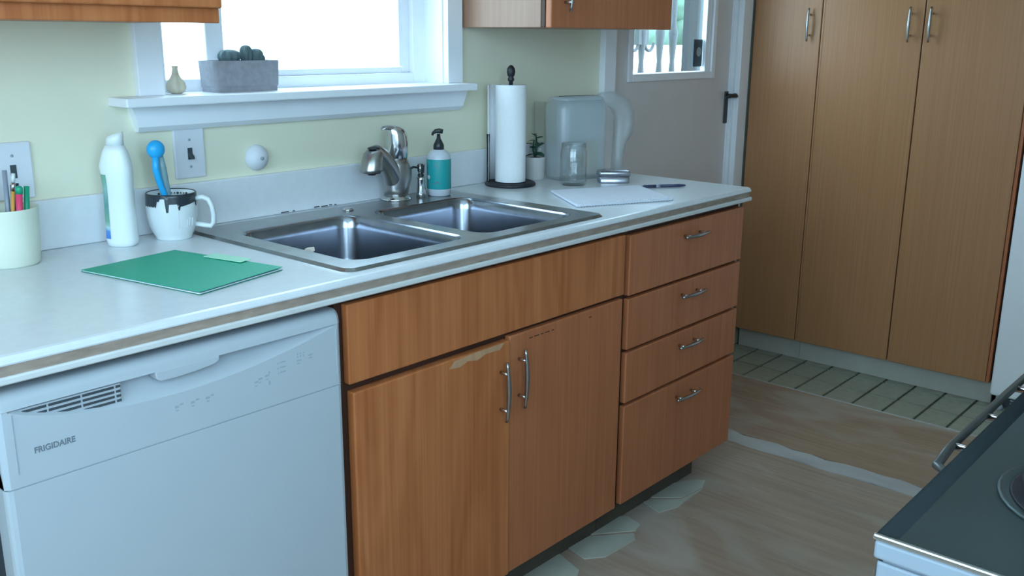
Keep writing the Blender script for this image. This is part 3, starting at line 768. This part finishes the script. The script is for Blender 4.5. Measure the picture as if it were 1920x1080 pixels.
# ------------------------------------------------------------------ stove
sv = thing('stove', 'dark steel-topped kitchen stove across from the sink', 'stove', (.80, -2.03, 0))
SX, SE, SF, SB = .344, 1.258, -1.7105, -2.40
box('body', 'stove_side', (SX + .006, SE - .004, SB, SF - .012, .06, .880), sv)
box('base', 'appliance_dark', (SX + .03, SE - .03, SB + .02, SF - .05, .0045, .06), sv)
box('front_panel', 'stove_rail', (SX + .008, SE - .002, SF - .012, SF - .001, .70, .884), sv, .002)
box('oven_door', 'stove_side', (SX + .008, SE - .008, SF - .012, SF + .008, .10, .69), sv, .006)
box('top_tray', 'stove_side', (SX + .006, SE - .003, SB, SF - .008, .884, .9045), sv)
box('side_band', 'stove_side', (SX, SX + .006, SB, SF - .0005, .8885, .9065), sv, .0035, seg=3)
box('side_panel', 'stove_side', (SX + .0015, SX + .006, SB, SF - .004, .06, .8860), sv, .003, seg=3)
prof = [(SF - .018, .9085), (SF - .012, .9095), (SF - .007, .9125), (SF - .003, .9135), (SF, .9110), (SF + .001, .906), (SF, .892), (SF - .004, .886), (SF - .018, .886)]
MB().loft([[(xx, y, z) for y, z in prof] for xx in (SX + .0065, SE)], smooth=True).build('front_roll', 'stove_roll', sv, True)
box('cooktop', 'stove_top', (SX + .004, SE, SB, SF - .018, .9050, .9085), sv)
m = MB(); m.box(SX - .0008, SX + .0045, SB, SF + .001, .9068, .9125); m.build('edge_trim', 'chrome_edge', sv, True, .0015)
for bx, by, r in ((.552, -1.864, .090), (1.03, -1.885, .075), (.560, -2.20, .075), (1.03, -2.20, .095)):
    bo = MB().lathe([(r + .014, .9085), (r + .014, .9115), (r + .010, .9125), (r + .004, .910), (r * .3, .9090)], 36, (bx, by, 0)).build('drip_ring', 'stove_top', sv, True)
    m = MB(); pth = []
    for k in range(0, 25 * 4 + 1):
        a = 2 * math.pi * k / 25; rr = .018 + (r - .018) * k / 100; pth.append((bx + rr * math.cos(a), by + rr * math.sin(a), .924))
    m.tube(pth, .0065, 8); m.build('coil', 'black_iron', bo, True)
    MB().lathe([(r + .003, .9105), (r + .001, .9112), (.001, .9100)], 32, (bx, by, 0)).build('drip_bowl', 'black_iron', bo, True)
    for q_ in range(3):
        a = q_ * 2.094 + .5; MB().tube([(bx, by, .912), (bx + r * math.cos(a), by + r * math.sin(a), .912)], .003, 6).build('coil_support', 'nickel', bo, True)
hb_ = MB().tube([(.700, -1.712, .836), (.690, -1.672, .836), (.700, -1.656, .838), (.76, -1.652, .840), (1.0, -1.652, .842), (1.17, -1.652, .840), (1.225, -1.656, .839), (1.232, -1.672, .838), (1.225, -1.712, .838)], .0058, 10).build('handle_bar', 'stove_rail', sv, True)
for x in (.770, .905, 1.050, 1.18): MB().tube([(x, -1.712, .840), (x, -1.655, .840)], .0050, 10).build('bar_post', 'chrome', hb_, True)

# ------------------------------------------------------------------ wall plates
def plate(label, cx, cz, loc_toggle):
    t = thing('switch_plate', label, 'switch', (cx, 0, cz - .056))
    MB().box(-.038, .038, -.0075, -.0002, 0, .112).build('plate', 'plate_white', t, bevel=.003)
    MB().box(-.0058, .0058, -.0085, -.0070, .042, .068).build('slot', 'toggle_dark', t)
    if loc_toggle: MB().prism([(-.0045, -.007, .052), (-.0045, -.007, .060), (-.0045, -.019, .049), (-.0045, -.019, .043)], (.009, 0, 0)).build('toggle', 'toggle_dark', t, bevel=.001)
    for z in (.026, .086): MB().lathe([(.003, 0), (.003, .0012), (.001, .0015)], 10).build('screw', 'print_faint', t).matrix_local = Matrix.Translation((0, -.0072, z)) @ Matrix.Rotation(R90, 4, 'X')
    return t
plate('white switch plate with dark toggle under the window stool', .690, 1.0815, True)
plate('white wall plate behind the pen cup', .308, 1.078, False)
kb = thing('wall_dome', 'small white dome fixed to wall beside the light switch', 'wall knob', (.866, 0, 1.056))
m = MB().lathe([(.031, .0002), (.031, .003), (.029, .010), (.023, .018), (.014, .023), (.006, .025), (.001, .0252)], 26)
MT = Matrix.Rotation(R90, 4, 'X')
MB().add([MT @ Vector(p_) for p_ in m.v], m.f, True).build('dome', 'plate_white', kb)
m = MB().lathe([(.0045, .0246), (.0045, .0275), (.001, .028)], 12)
MB().add([MT @ Vector(p_) for p_ in m.v], m.f, True).build('screw', 'print_faint', kb)

# ------------------------------------------------------------------ window stool: planter, garlic
ptr = thing('stone_planter', 'grey rectangular stone planter on the window stool', 'planter', (.848, .018, 1.212))
m = MB(); loops = []
for hw, hd_, z in ((.084, .032, 0), (.084, .032, .010), (.086, .034, .014), (.088, .036, .070), (.080, .028, .070), (.079, .027, .060)): loops.append(rrect(-hw, hw, -hd_, hd_, .008, z, 3))
m.loft(loops, smooth=False); m.build('trough', 'concrete', ptr)
MB().box(-.0785, .0785, -.0265, .0265, .060, .0635).build('soil', 'soil', ptr)
def succ(label, x, r, h, petals, rows):
    s = thing('succulent', label, 'plant', (.848 + x, .018, 1.2755), group='succulents in the stone planter')
    m = MB(); loops = []
    for i in range(9):
        t = i / 8; z = h * (1 - (1 - t) ** 1.5)
        rr = r * max(.02, math.sin(math.pi * (.16 + .84 * t))) ** .55
        loops.append([(rr * (1 + .10 * math.cos(petals * 2 * math.pi * k / 48)) * math.cos(2 * math.pi * k / 48), rr * (1 + .10 * math.cos(petals * 2 * math.pi * k / 48)) * math.sin(2 * math.pi * k / 48), z) for k in range(48)])
    m.loft(loops); m.build('stem', 'succulent', s)
    return s
succ('low wide round succulent at the left in the planter', -.026, .025, .031, 9, 0)
a = succ('tallest pointed succulent in middle of the planter', .020, .015, .041, 6, 0)
b = succ('small round succulent at the right in the planter', .046, .017, .033, 7, 0)
MB().ball((.020, .006, .010), .009).build('offset', 'succulent', b)
g = thing('garlic_bulb', 'beige garlic bulb at left end of the window stool', 'garlic', (.680, .012, 1.212))
m = MB(); loops = []
for r, z in ((.009, 0), (.018, .004), (.022, .014), (.020, .024), (.012, .034), (.008, .042), (.006, .054), (.007, .060)):
    loops.append([(r * (1 + .08 * math.cos(6 * 2 * math.pi * k / 36)) * math.cos(2 * math.pi * k / 36), r * (1 + .08 * math.cos(6 * 2 * math.pi * k / 36)) * math.sin(2 * math.pi * k / 36), z) for k in range(36)])
m.loft(loops[:6]); m.build('bulb', 'garlic', g)
MB().loft(loops[5:]).build('neck', 'garlic', g)

# ------------------------------------------------------------------ pen cup
cup = thing('pen_cup', 'cream plastic cup holding pens at the left edge', 'cup', (.252, -.084, ZT))
MB().lathe([(.001, .0), (.050, .0), (.054, .004), (.0575, .05), (.060, .106), (.0605, .109), (.058, .109), (.0565, .10), (.051, .006), (.001, .005)], 40, cap0=False, cap1=False).build('cup_wall', 'cream_plastic', cup)
def pen(name, label, cat, a, b, r, mat, cap=None, cf=.80, eraser=None):
    A = Vector((.252, -.084, ZT)) + Vector(a); Bv = Vector((.252, -.084, ZT)) + Vector(b)
    t = thing(name, label, cat, tuple(A), group='pens in the cream cup')
    dv = Bv - A
    end = dv if not (cap or eraser) else dv * cf
    MB().tube([(0, 0, 0), tuple(dv * .03), tuple(end * .5), tuple(end)], [r * .3, r, r, r], 10).build('barrel', mat, t)
    if cap: MB().tube([tuple(dv * cf), tuple(dv * .98), tuple(dv)], [r * 1.1, r * 1.1, r * .6], 10).build('cap', cap, t)
    if eraser:
        MB().tube([tuple(dv * .80), tuple(dv * .90)], r * 1.05, 10).build('ferrule', 'chrome', t)
        MB().tube([tuple(dv * .90), tuple(dv)], r * .95, 10).build('eraser', eraser, t)
    return t
pen('pencil', 'orange pencil with silver ferrule standing in the cup', 'pencil', (.003, -.003, .006), (.020, -.014, .172), .0036, 'pen_yellow', eraser='pen_white')
pen('highlighter_pen', 'pink marker with a green cap in the cup', 'marker', (.0115, -.019, .006), (.0207, -.031, .150), .0060, 'pen_pink', cap='pen_green', cf=.90)
pen('felt_pen', 'dark green marker beside the pink one in the cup', 'marker', (.026, -.0144, .006), (.037, -.024, .147), .0050, 'pen_green')
pen('ballpoint_pen', 'tall clear grey ballpoint pen in middle of the cup', 'pen', (.0075, .0066, .006), (.015, .013, .176), .0044, 'pen_grey')
pen('ballpoint_pen', 'black ballpoint pen with olive grip in the cup', 'pen', (-.0066, .0075, .006), (-.009, .0105, .158), .0048, 'pen_olive', cap='pen_navy')
pen('ballpoint_pen', 'short navy pen between pencil and clear pen', 'pen', (.0245, -.001, .006), (.032, .009, .150), .0046, 'pen_navy')
pen('ballpoint_pen', 'white pen leaning out to left of the cup', 'pen', (-.0197, .0013, .006), (-.035, .0093, .140), .0050, 'pen_white')
pen('ballpoint_pen', 'navy pen tucked against the far cup wall', 'pen', (.0238, .0183, .006), (.0296, .0208, .146), .0046, 'pen_navy')

# ------------------------------------------------------------------ cleaner bottle
bt = thing('cleaner_bottle', 'white cleaner bottle with a slanted neck and no cap label', 'bottle', (.479, -.080, ZT), rz=math.radians(-48.6))
bt['label'] = 'white plastic cleaner bottle with slanted spout beside the pen cup'
rows = [(.000, .001, .026, .020), (.003, .001, .031, .024), (.012, .001, .0335, .026), (.06, .001, .0320, .0255), (.10, .0015, .0312, .025), (.128, .002, .0315, .025), (.150, .0015, .0335, .0245), (.166, .0, .0345, .024), (.180, .001, .0310, .022), (.195, .0015, .0262, .019), (.207, .002, .0195, .0170)]
def oval(z, cx, rx, ry, n=32, e=2.6):
    L_ = []
    for k in range(n):
        a = 2 * math.pi * k / n; c, s_ = math.cos(a), math.sin(a)
        L_.append((cx + rx * math.copysign(abs(c) ** (2 / e), c), ry * math.copysign(abs(s_) ** (2 / e), s_), z))
    return L_
rows = [(z, cx, rx * .92, ry * .95) for z, cx, rx, ry in rows]
MB().loft([oval(*r) for r in rows]).build('bottle_body', 'bottle_white', bt)
cp = [(.207, .002, .0179, .0161), (.221, .0035, .0165, .0152)]
lc = [oval(*r, e=2) for r in cp]
lc.append([(x + .001, y, z + .004 + (x - .004) * .30) for x, y, z in oval(.226, .0045, .0150, .0135, e=2)])
MB().loft(lc).build('slanted_cap', 'bottle_white', bt)
m = MB(); lab = []
for z in [.018 + k * .012 for k in range(12)]:
    i = max(j for j in range(len(rows)) if rows[j][0] <= z); r0, r1 = rows[i], rows[min(i + 1, len(rows) - 1)]
    t = (z - r0[0]) / max(1e-6, r1[0] - r0[0]); cx, rx, ry = [r0[j] + (r1[j] - r0[j]) * t for j in (1, 2, 3)]
    ring = []
    for k in range(9):
        a = math.radians(170 + 78 * k / 8) ; c, s_ = math.cos(a), math.sin(a); e = 2.6
        ring.append((cx + (rx + .0007) * math.copysign(abs(c) ** (2 / e), c), (ry + .0007) * math.copysign(abs(s_) ** (2 / e), s_), z))
    lab.append(ring)
vs = [p_ for l in lab for p_ in l]; fs = [(i * 9 + k, i * 9 + k + 1, (i + 1) * 9 + k + 1, (i + 1) * 9 + k) for i in range(len(lab) - 1) for k in range(8)]
MB().add(vs, fs, True).build('printed_label', 'bottle_label', bt, label='green and blue printed label')

# ------------------------------------------------------------------ mug and brush
mg = thing('enamel_mug', 'white mug with black dripping rim beside the sink', 'mug', (.592, -.086, ZT))
outer = [(.036, 0), (.038, .003), (.038, .006), (.043, .014), (.049, .030), (.0525, .050), (.0530, .070), (.0520, .088), (.0515, .098)]
MB().lathe([(.001, 0)] + outer + [(.0505, .0995), (.049, .098), (.0485, .06), (.045, .025), (.036, .010), (.001, .009)], 48, cap0=False, cap1=False).build('mug_body', 'enamel_white', mg)
n = 144; drip = []
for k in range(n):
    dg = 360 * k / n
    if 150 <= dg < 206: v_ = .024 + .002 * math.sin(dg)
    elif 206 <= dg < 213: v_ = .012
    elif 213 <= dg < 226: v_ = .0065
    elif 226 <= dg < 233: v_ = .035
    elif 233 <= dg < 254: v_ = .018
    elif 254 <= dg < 259: v_ = .031
    elif 259 <= dg < 304: v_ = .024 - .007 * (dg - 259) / 45
    elif 304 <= dg < 309: v_ = .026
    else: v_ = .018 + (.010 if (k // 5) % 3 == 0 else 0)
    drip.append(v_)
def rad(h):
    for (r0, z0), (r1, z1) in zip(outer, outer[1:]):
        if z0 <= h <= z1: return r0 + (r1 - r0) * (h - z0) / (z1 - z0)
    return outer[-1][0]
m = MB(); vs = []; fs = []
for k in range(n):
    a = 2 * math.pi * k / n
    for j in range(5):
        h = .0985 - drip[k] * (1 - j / 4); r = rad(min(h, .098)) + .0006; vs.append((r * math.cos(a), r * math.sin(a), h))
    vs.append((.0503 * math.cos(a), .0503 * math.sin(a), .1003)); vs.append((.0488 * math.cos(a), .0488 * math.sin(a), .0985)); 
for k in range(n):
    for j in range(6): fs.append((k * 7 + j, ((k + 1) % n) * 7 + j, ((k + 1) % n) * 7 + j + 1, k * 7 + j + 1))
MB().add(vs, fs, True).build('drip_glaze', 'enamel_black', mg, label='black glaze dripping down from the rim')
ha = math.radians(-46)
hp = [(.050, .086), (.066, .089), (.078, .084), (.084, .070), (.087, .050), (.086, .034), (.080, .026), (.066, .028), (.048, .031)]
MB().tube([(r * math.cos(ha), r * math.sin(ha), z) for r, z in hp], .0056, 10).build('handle', 'enamel_white', mg)
m = MB()
for k in range(10):
    a = math.radians(20 + k * 8); r = .0482; m.ball((r * math.cos(a), r * math.sin(a), .090), .0018 if k % 3 else .0028, 6, (1, 1, .9))
m.build('inner_lettering', 'enamel_black', mg, label='dark lettering inside the rim')
m = MB()
for a0, a1, z0, z1 in ((-106, -106, .028, .070), (-98, -92, .075, .073), (-88, -70, .030, .028), (-84, -84, .030, .046), (-78, -78, .030, .050), (-70, -70, .028, .048), (-110, -104, .070, .078)):
    pth = []
    for k in range(7):
        a = math.radians(a0 + (a1 - a0) * k / 6); z = z0 + (z1 - z0) * k / 6; r = rad(z) + .0002
        pth.append((r * math.cos(a), r * math.sin(a), z))
    m.tube(pth, .0007, 6)
m.build('relief_lines', 'enamel_white', mg)
br = thing('dish_brush', 'bright blue dish brush standing upside down in the mug', 'brush', (.580, -.082, ZT + .012))
head = Vector((-.014, -.004, .180))
MB().ball(tuple(head), .0195, 18, (1, .75, 1)).build('brush_head', 'brush_blue', br)
MB().tube([(.012, 0, .0), (.006, .0, .050), (-.002, -.001, .085), (-.012, -.003, .115), (-.018, -.005, .140), (-.017, -.006, .168)], [.004, .006, .0065, .007, .0075, .007], 10).build('stem', 'brush_blue', br)
MB().tube([(.014, .002, .0), (.010, .002, .050), (.008, .002, .085), (.003, .001, .115), (.0, .0, .140), (-.004, -.002, .165)], [.004, .006, .007, .008, .008, .006], 10).build('clear_grip', 'brush_clear', br)

# ------------------------------------------------------------------ green folder
c4 = [Vector((.313, -.245)), Vector((.520, -.213)), Vector((.573, -.504)), Vector((.372, -.552))]
cc = sum(c4, Vector((0, 0))) / 4
fo = thing('paper_folder', 'bright green paper folder lying on the worktop', 'folder', (cc.x, cc.y, ZT))
L4 = [p_ - cc for p_ in c4]
MB().prism([(p_.x, p_.y, .0004) for p_ in L4], (0, 0, .0010)).build('back_cover', 'folder_inside', fo)
MB().prism([(p_.x * .985, p_.y * .985, .0014) for p_ in L4], (0, 0, .0016)).build('sheets', 'page', fo)
fz = [.0032, .0032, .0062, .0055]
vs = [(p_.x, p_.y, z) for p_, z in zip(L4, fz)] + [(p_.x, p_.y, z + .0008) for p_, z in zip(L4, fz)]
MB().add(vs, [(3, 2, 1, 0), (4, 5, 6, 7), (0, 1, 5, 4), (1, 2, 6, 5), (2, 3, 7, 6), (3, 0, 4, 7)]).build('front_cover', 'folder_green', fo)
e0 = L4[1] + (L4[2] - L4[1]) * .36; e1 = L4[1] + (L4[2] - L4[1]) * .70; nrm = Vector((.98, .18))
MB().prism([(*(e0 - nrm * .020), .0062), (*(e1 - nrm * .020), .0078), (*(e1 + nrm * .008), .0088), (*(e0 + nrm * .008), .0072)], (0, 0, .0012)).build('index_tab', 'tab_green', fo, label='pale green plastic tab')

# ------------------------------------------------------------------ soap bottle
sb = thing('soap_bottle', 'white soap bottle with teal label and black pump', 'bottle', (1.366, -.112, ZR), rz=math.radians(-48))
MB().lathe([(.001, 0), (.029, 0), (.032, .004), (.0325, .02), (.0325, .100), (.031, .110), (.024, .119), (.015, .124), (.013, .126)], 32, cap0=False).build('bottle_body', 'soap_white', sb)
MB().lathe([(.0330, .020), (.0332, .021), (.0332, .099), (.0330, .100)], 32, cap0=False, cap1=False).build('wrap_label', 'soap_label', sb)
pm = MB().lathe([(.0145, .122), (.0145, .136), (.010, .146), (.0055, .154), (.0045, .166)], 20).build('pump_collar', 'black_plastic', sb)
MB().tube([(.012, 0, .172), (.002, 0, .174), (-.008, 0, .173), (-.015, 0, .168), (-.017, 0, .162)], [.006, .007, .006, .004, .003], 10).build('pump_spout', 'black_plastic', pm, world=False)
def on_label(a_deg, z, r=.0334):
    a = math.radians(a_deg); return Matrix.Translation((r * math.cos(a), r * math.sin(a), z)) @ Matrix.Rotation(a + R90, 4, 'Z') @ Matrix.Rotation(R90, 4, 'X')
m = MB()
for k, a in enumerate((-112, -104, -97, -90, -83)):
    mt = on_label(a, .078)
    for (x0, x1, z0, z1) in (((-.0012, -.0006, 0, .014),), ((-.0012, -.0006, 0, .014),), ((-.0016, .0016, 0, .0008), (-.0016, -.0010, 0, .012), (-.0012, .0014, .006, .0068)), ((-.001, -.0004, 0, .011), (0, .0016, .011, .0118)), ((-.001, .001, 0, .001), (0, .0006, 0, .012)))[k]:
        q_ = MB().box(x0, x1, z0, z1, 0, .0004); m.add([mt @ Vector(p_) for p_ in q_.v], q_.f)
m.build('label_lettering', 'sticker_pale', sb)
m = MB()
for a, z in ((-118, .034), (-104, .036), (-98, .037), (-92, .038), (-84, .036)):
    mt = on_label(a, z); q_ = MB().box(-.0018, .0018, 0, .003, 0, .0004); m.add([mt @ Vector(p_) for p_ in q_.v], q_.f)
m.build('label_small_print', 'print_grey', sb)
q_ = MB().lathe([(.0055, 0), (.0055, .0008), (.001, .001)], 18); mt = on_label(-142, .052, .0334)
MB().add([mt @ Vector(p_) for p_ in q_.v], q_.f).build('label_badge', 'pen_white', sb)

# ------------------------------------------------------------------ paper towel and holder
th = thing('paper_towel_holder', 'black iron upright paper towel holder on the worktop', 'holder', (1.672, -.100, ZT))
MB().lathe([(.001, 0), (.074, 0), (.076, .004), (.074, .009), (.066, .012), (.060, .010), (.001, .010)], 40, cap0=False, cap1=False).build('base', 'black_iron', th)
MB().lathe([(.006, .010), (.006, .300), (.0095, .304), (.0095, .309), (.007, .313), (.0105, .318), (.0125, .327), (.0115, .337), (.006, .345), (.001, .347)], 18).build('post', 'black_iron', th)
sa_ = math.radians(138)
MB().tube([(.066 * math.cos(sa_), .066 * math.sin(sa_), z) for z in (.008, .06, .12, .150)], [.004, .004, .004, .005], 8).build('tension_arm', 'black_iron', th)
rl = thing('paper_towel_roll', 'white paper towel roll on the black holder', 'paper towel', (1.672, -.100, ZT + .0125))
m = MB(); m.lathe([(.020, 0), (.0450, 0), (.0450, .279), (.020, .279), (.020, 0)], 44, cap0=False, cap1=False, smooth=True)
ro_ = m.build('roll', 'paper', rl); es = ro_.modifiers.new('split', 'EDGE_SPLIT'); es.split_angle = math.radians(40)
Lv = Vector((-.66, .75)); Bk = Vector((.75, .66))
sheet = [Lv * l_ + Bk * b_ for l_, b_ in ((-.010, .0452), (.010, .0446), (.028, .0375), (.046, .031), (.058, .021), (.065, .008), (.0665, -.003), (.0640, -.012))]
vs = []; fs = []; ns = len(sheet)
for p_ in sheet: vs += [(p_.x, p_.y, .001), (p_.x, p_.y, .278)]
for i in range(ns - 1): fs.append((2 * i, 2 * i + 2, 2 * i + 3, 2 * i + 1))
o = MB().add(vs, fs, True).build('loose_sheet', 'paper', rl); so = o.modifiers.new('solid', 'SOLIDIFY'); so.thickness = .0012; so.offset = 1

# ------------------------------------------------------------------ plant pot, tall glass, jar, pitcher, tin
pp = thing('plant_pot', 'small white pot with a dark green sprig behind the paper towel', 'plant pot', (1.812, -.078, ZT))
MB().lathe([(.001, 0), (.027, 0), (.030, .004), (.031, .066), (.031, .070), (.028, .070), (.027, .060), (.001, .060)], 28, cap0=False, cap1=False).build('pot', 'pot_white', pp)
MB().lathe([(.0275, .0605), (.020, .067), (.001, .069)], 20, cap0=True).build('soil', 'soil', pp)
m = MB()
for a, l in ((0, .07), (2.0, .055), (4.2, .065)): m.tube([(0, 0, .066), (.008 * math.cos(a), .008 * math.sin(a), .066 + l * .5), (.004 * math.cos(a), .004 * math.sin(a), .066 + l)], [.0035, .003, .002], 6)
m.build('stem', 'leaf', pp)
lm = None
for k in range(13):
    a = k * 2.4; z = .074 + .0052 * k; L_ = .040 - .0014 * k
    if lm is None:
        o = MB().add([(0, 0, 0), (.4, -.28, .06), (.8, -.20, .06), (1, 0, -.05), (.8, .20, .06), (.4, .28, .06), (.5, 0, .12)], [(0, 1, 6), (1, 2, 6), (2, 3, 6), (3, 4, 6), (4, 5, 6), (5, 0, 6)]).build('leaf', 'leaf', pp); lm = o.data
    else: o = bpy.data.objects.new('leaf', lm); COL.objects.link(o); o.parent = pp
    o.location = (0, 0, z); o.rotation_euler = (0.3, .35 * math.sin(k), a); o.scale = (L_, L_, L_)
tg = thing('tall_glass', 'tall slim clear glass behind the small plant pot', 'glass', (1.872, -.045, ZT))
MB().lathe([(.001, 0), (.018, 0), (.0195, .005), (.0195, .232), (.0183, .232), (.0183, .010), (.001, .008)], 28, cap0=False, cap1=False).build('glass_wall', 'clear_glass', tg)
jr = thing('glass_jar', 'clear glass jar in front of the water pitcher', 'jar', (1.806, -.232, ZT))
MB().lathe([(.001, 0), (.034, 0), (.039, .004), (.040, .012), (.040, .098), (.038, .106), (.0365, .109), (.0365, .124), (.0350, .124), (.0350, .108), (.0382, .096), (.0382, .012), (.034, .007), (.001, .006)], 36, cap0=False, cap1=False).build('jar_wall', 'jar_glass', jr)
for z in (.112, .118): MB().tube([(.0372 * math.cos(2 * math.pi * k / 30), .0372 * math.sin(2 * math.pi * k / 30), z) for k in range(30)], .0011, 6, closed=True).build('thread', 'jar_glass', jr)
m = MB()
for k in range(6): m.tube([(.0402 * math.cos(a), .0402 * math.sin(a), .02 + k * .013) for a in [math.radians(200 + 10 * j) for j in range(8)]], .0009, 6)
m.build('embossing', 'jar_glass', jr)

pt = thing('water_pitcher', 'translucent water filter pitcher with a big handle', 'pitcher', (1.962, -.156, ZT), rz=math.radians(-16))
def pl_outline(s, z): return rrect(-.128 + s, .052 - s * .4, -.052 + s, .052 - s, .030, z, 6)
loops = [pl_outline(.006, 0), pl_outline(.002, .004), pl_outline(0, .02), pl_outline(-.001, .12), pl_outline(-.002, .215), pl_outline(.002, .232), pl_outline(.012, .245)]
MB().loft(loops, cap1=False).build('jug', 'pitcher_plastic', pt)
MB().loft([pl_outline(.010, .238), pl_outline(.008, .246), pl_outline(.020, .251), pl_outline(.036, .2525)]).build('lid', 'reservoir_plastic', pt)
MB().loft([rrect(-.098, .040, -.038, .038, .020, z, 4) for z in (.118, .124, .205, .236)]).build('reservoir', 'reservoir_plastic', pt)
MB().lathe([(.020, .075), (.022, .078), (.022, .117)], 18, (-.03, 0, 0)).build('filter_cartridge', 'pen_white', pt)
hpth = [(.044, .246), (.060, .259), (.100, .262), (.128, .254), (.160, .236), (.181, .200), (.185, .160), (.177, .125), (.156, .100), (.146, .060), (.144, .010)]
outer_ = hpth; inner_ = [(.056, .212), (.068, .218), (.084, .218), (.098, .213), (.110, .202), (.117, .185), (.118, .150), (.117, .120), (.116, .095), (.115, .060), (.114, .010)]
m = MB(); lo_ = []
for (xo, zo), (xi, zi) in zip(outer_, inner_):
    h_ = .017; lo_.append([(xo, -h_ * .7, zo), (xo, h_ * .7, zo), ((xo + xi) / 2, h_, (zo + zi) / 2), (xi, h_ * .7, zi), (xi, -h_ * .7, zi), ((xo + xi) / 2, -h_, (zo + zi) / 2)])
m.loft(lo_); m.build('handle', 'pitcher_plastic', pt)
MB().box(.050, .143, -.015, .015, .0, .014).build('handle_foot', 'pitcher_plastic', pt, bevel=.003)

tn = thing('metal_tin', 'small low metal tin with lid in front of the pitcher handle', 'tin', (1.936, -.285, ZT), rz=math.radians(-48))
MB().loft([rrect(-.047, .047, -.028, .028, .012, z, 4) for z in (0, .003, .022)]).build('tin_body', 'tin', tn)
MB().loft([rrect(-.050 + i_, .050 - i_, -.031 + i_, .031 - i_, .013, z, 4) for i_, z in ((0, .022), (0, .032), (.003, .036), (.012, .038))]).build('tin_lid', 'tin', tn)

# ------------------------------------------------------------------ notebook and pen
nb = thing('spiral_notebook', 'open white spiral notebook on the worktop near its end', 'notebook', (1.700, -.444, ZT))
c4 = [Vector((1.641, -.280)), Vector((1.897, -.404)), Vector((1.765, -.606)), Vector((1.497, -.484))]
cc = Vector((1.700, -.444)); L4 = [p_ - cc for p_ in c4]
MB().prism([(p_.x, p_.y, .0003) for p_ in L4], (0, 0, .0015)).build('back_cover', 'pen_grey', nb)
MB().prism([(p_.x * .99, p_.y * .99, .0018) for p_ in L4], (0, 0, .0050)).build('pages', 'page', nb)
MB().prism([(p_.x * .992, p_.y * .992, .0070) for p_ in L4], (0, 0, .0006)).build('top_sheet', 'page', nb)
rng = None; A, Bv = L4[3], L4[2]; dv = (Bv - A).normalized(); nv = Vector((dv.y, -dv.x))
for k in range(34):
    p_ = A + (Bv - A) * (.03 + .94 * k / 33)
    if rng is None:
        pts = [(0, .0052 * math.cos(a), .0052 * math.sin(a)) for a in [2 * math.pi * j / 12 for j in range(12)]]
        o = MB().tube(pts, .0007, 5, closed=True).build('spiral_ring', 'pen_white', nb); rng = o.data
    else: o = bpy.data.objects.new('spiral_ring', rng); COL.objects.link(o); o.parent = nb
    o.location = (p_.x, p_.y, .0060); o.rotation_euler = (0, 0, math.atan2(dv.y, dv.x))
pe = thing('ballpoint_pen', 'dark ballpoint pen lying beside the spiral notebook', 'pen', (1.945, -.458, ZT))
A = Vector((-.052, .036, .0052)); Bv = Vector((.058, -.042, .0052)); dv = Bv - A
MB().tube([tuple(A), tuple(A + dv * .04), tuple(A + dv * .3)], [.003, .0048, .0048], 10).build('cap', 'pen_navy', pe)
MB().tube([tuple(A + dv * .3), tuple(A + dv * .40)], .0050, 10).build('band', 'pen_grey', pe)
MB().tube([tuple(A + dv * .40), tuple(A + dv * .85), tuple(A + dv * .97), tuple(Bv)], [.0046, .0046, .003, .001], 10).build('barrel', 'pen_navy', pe)
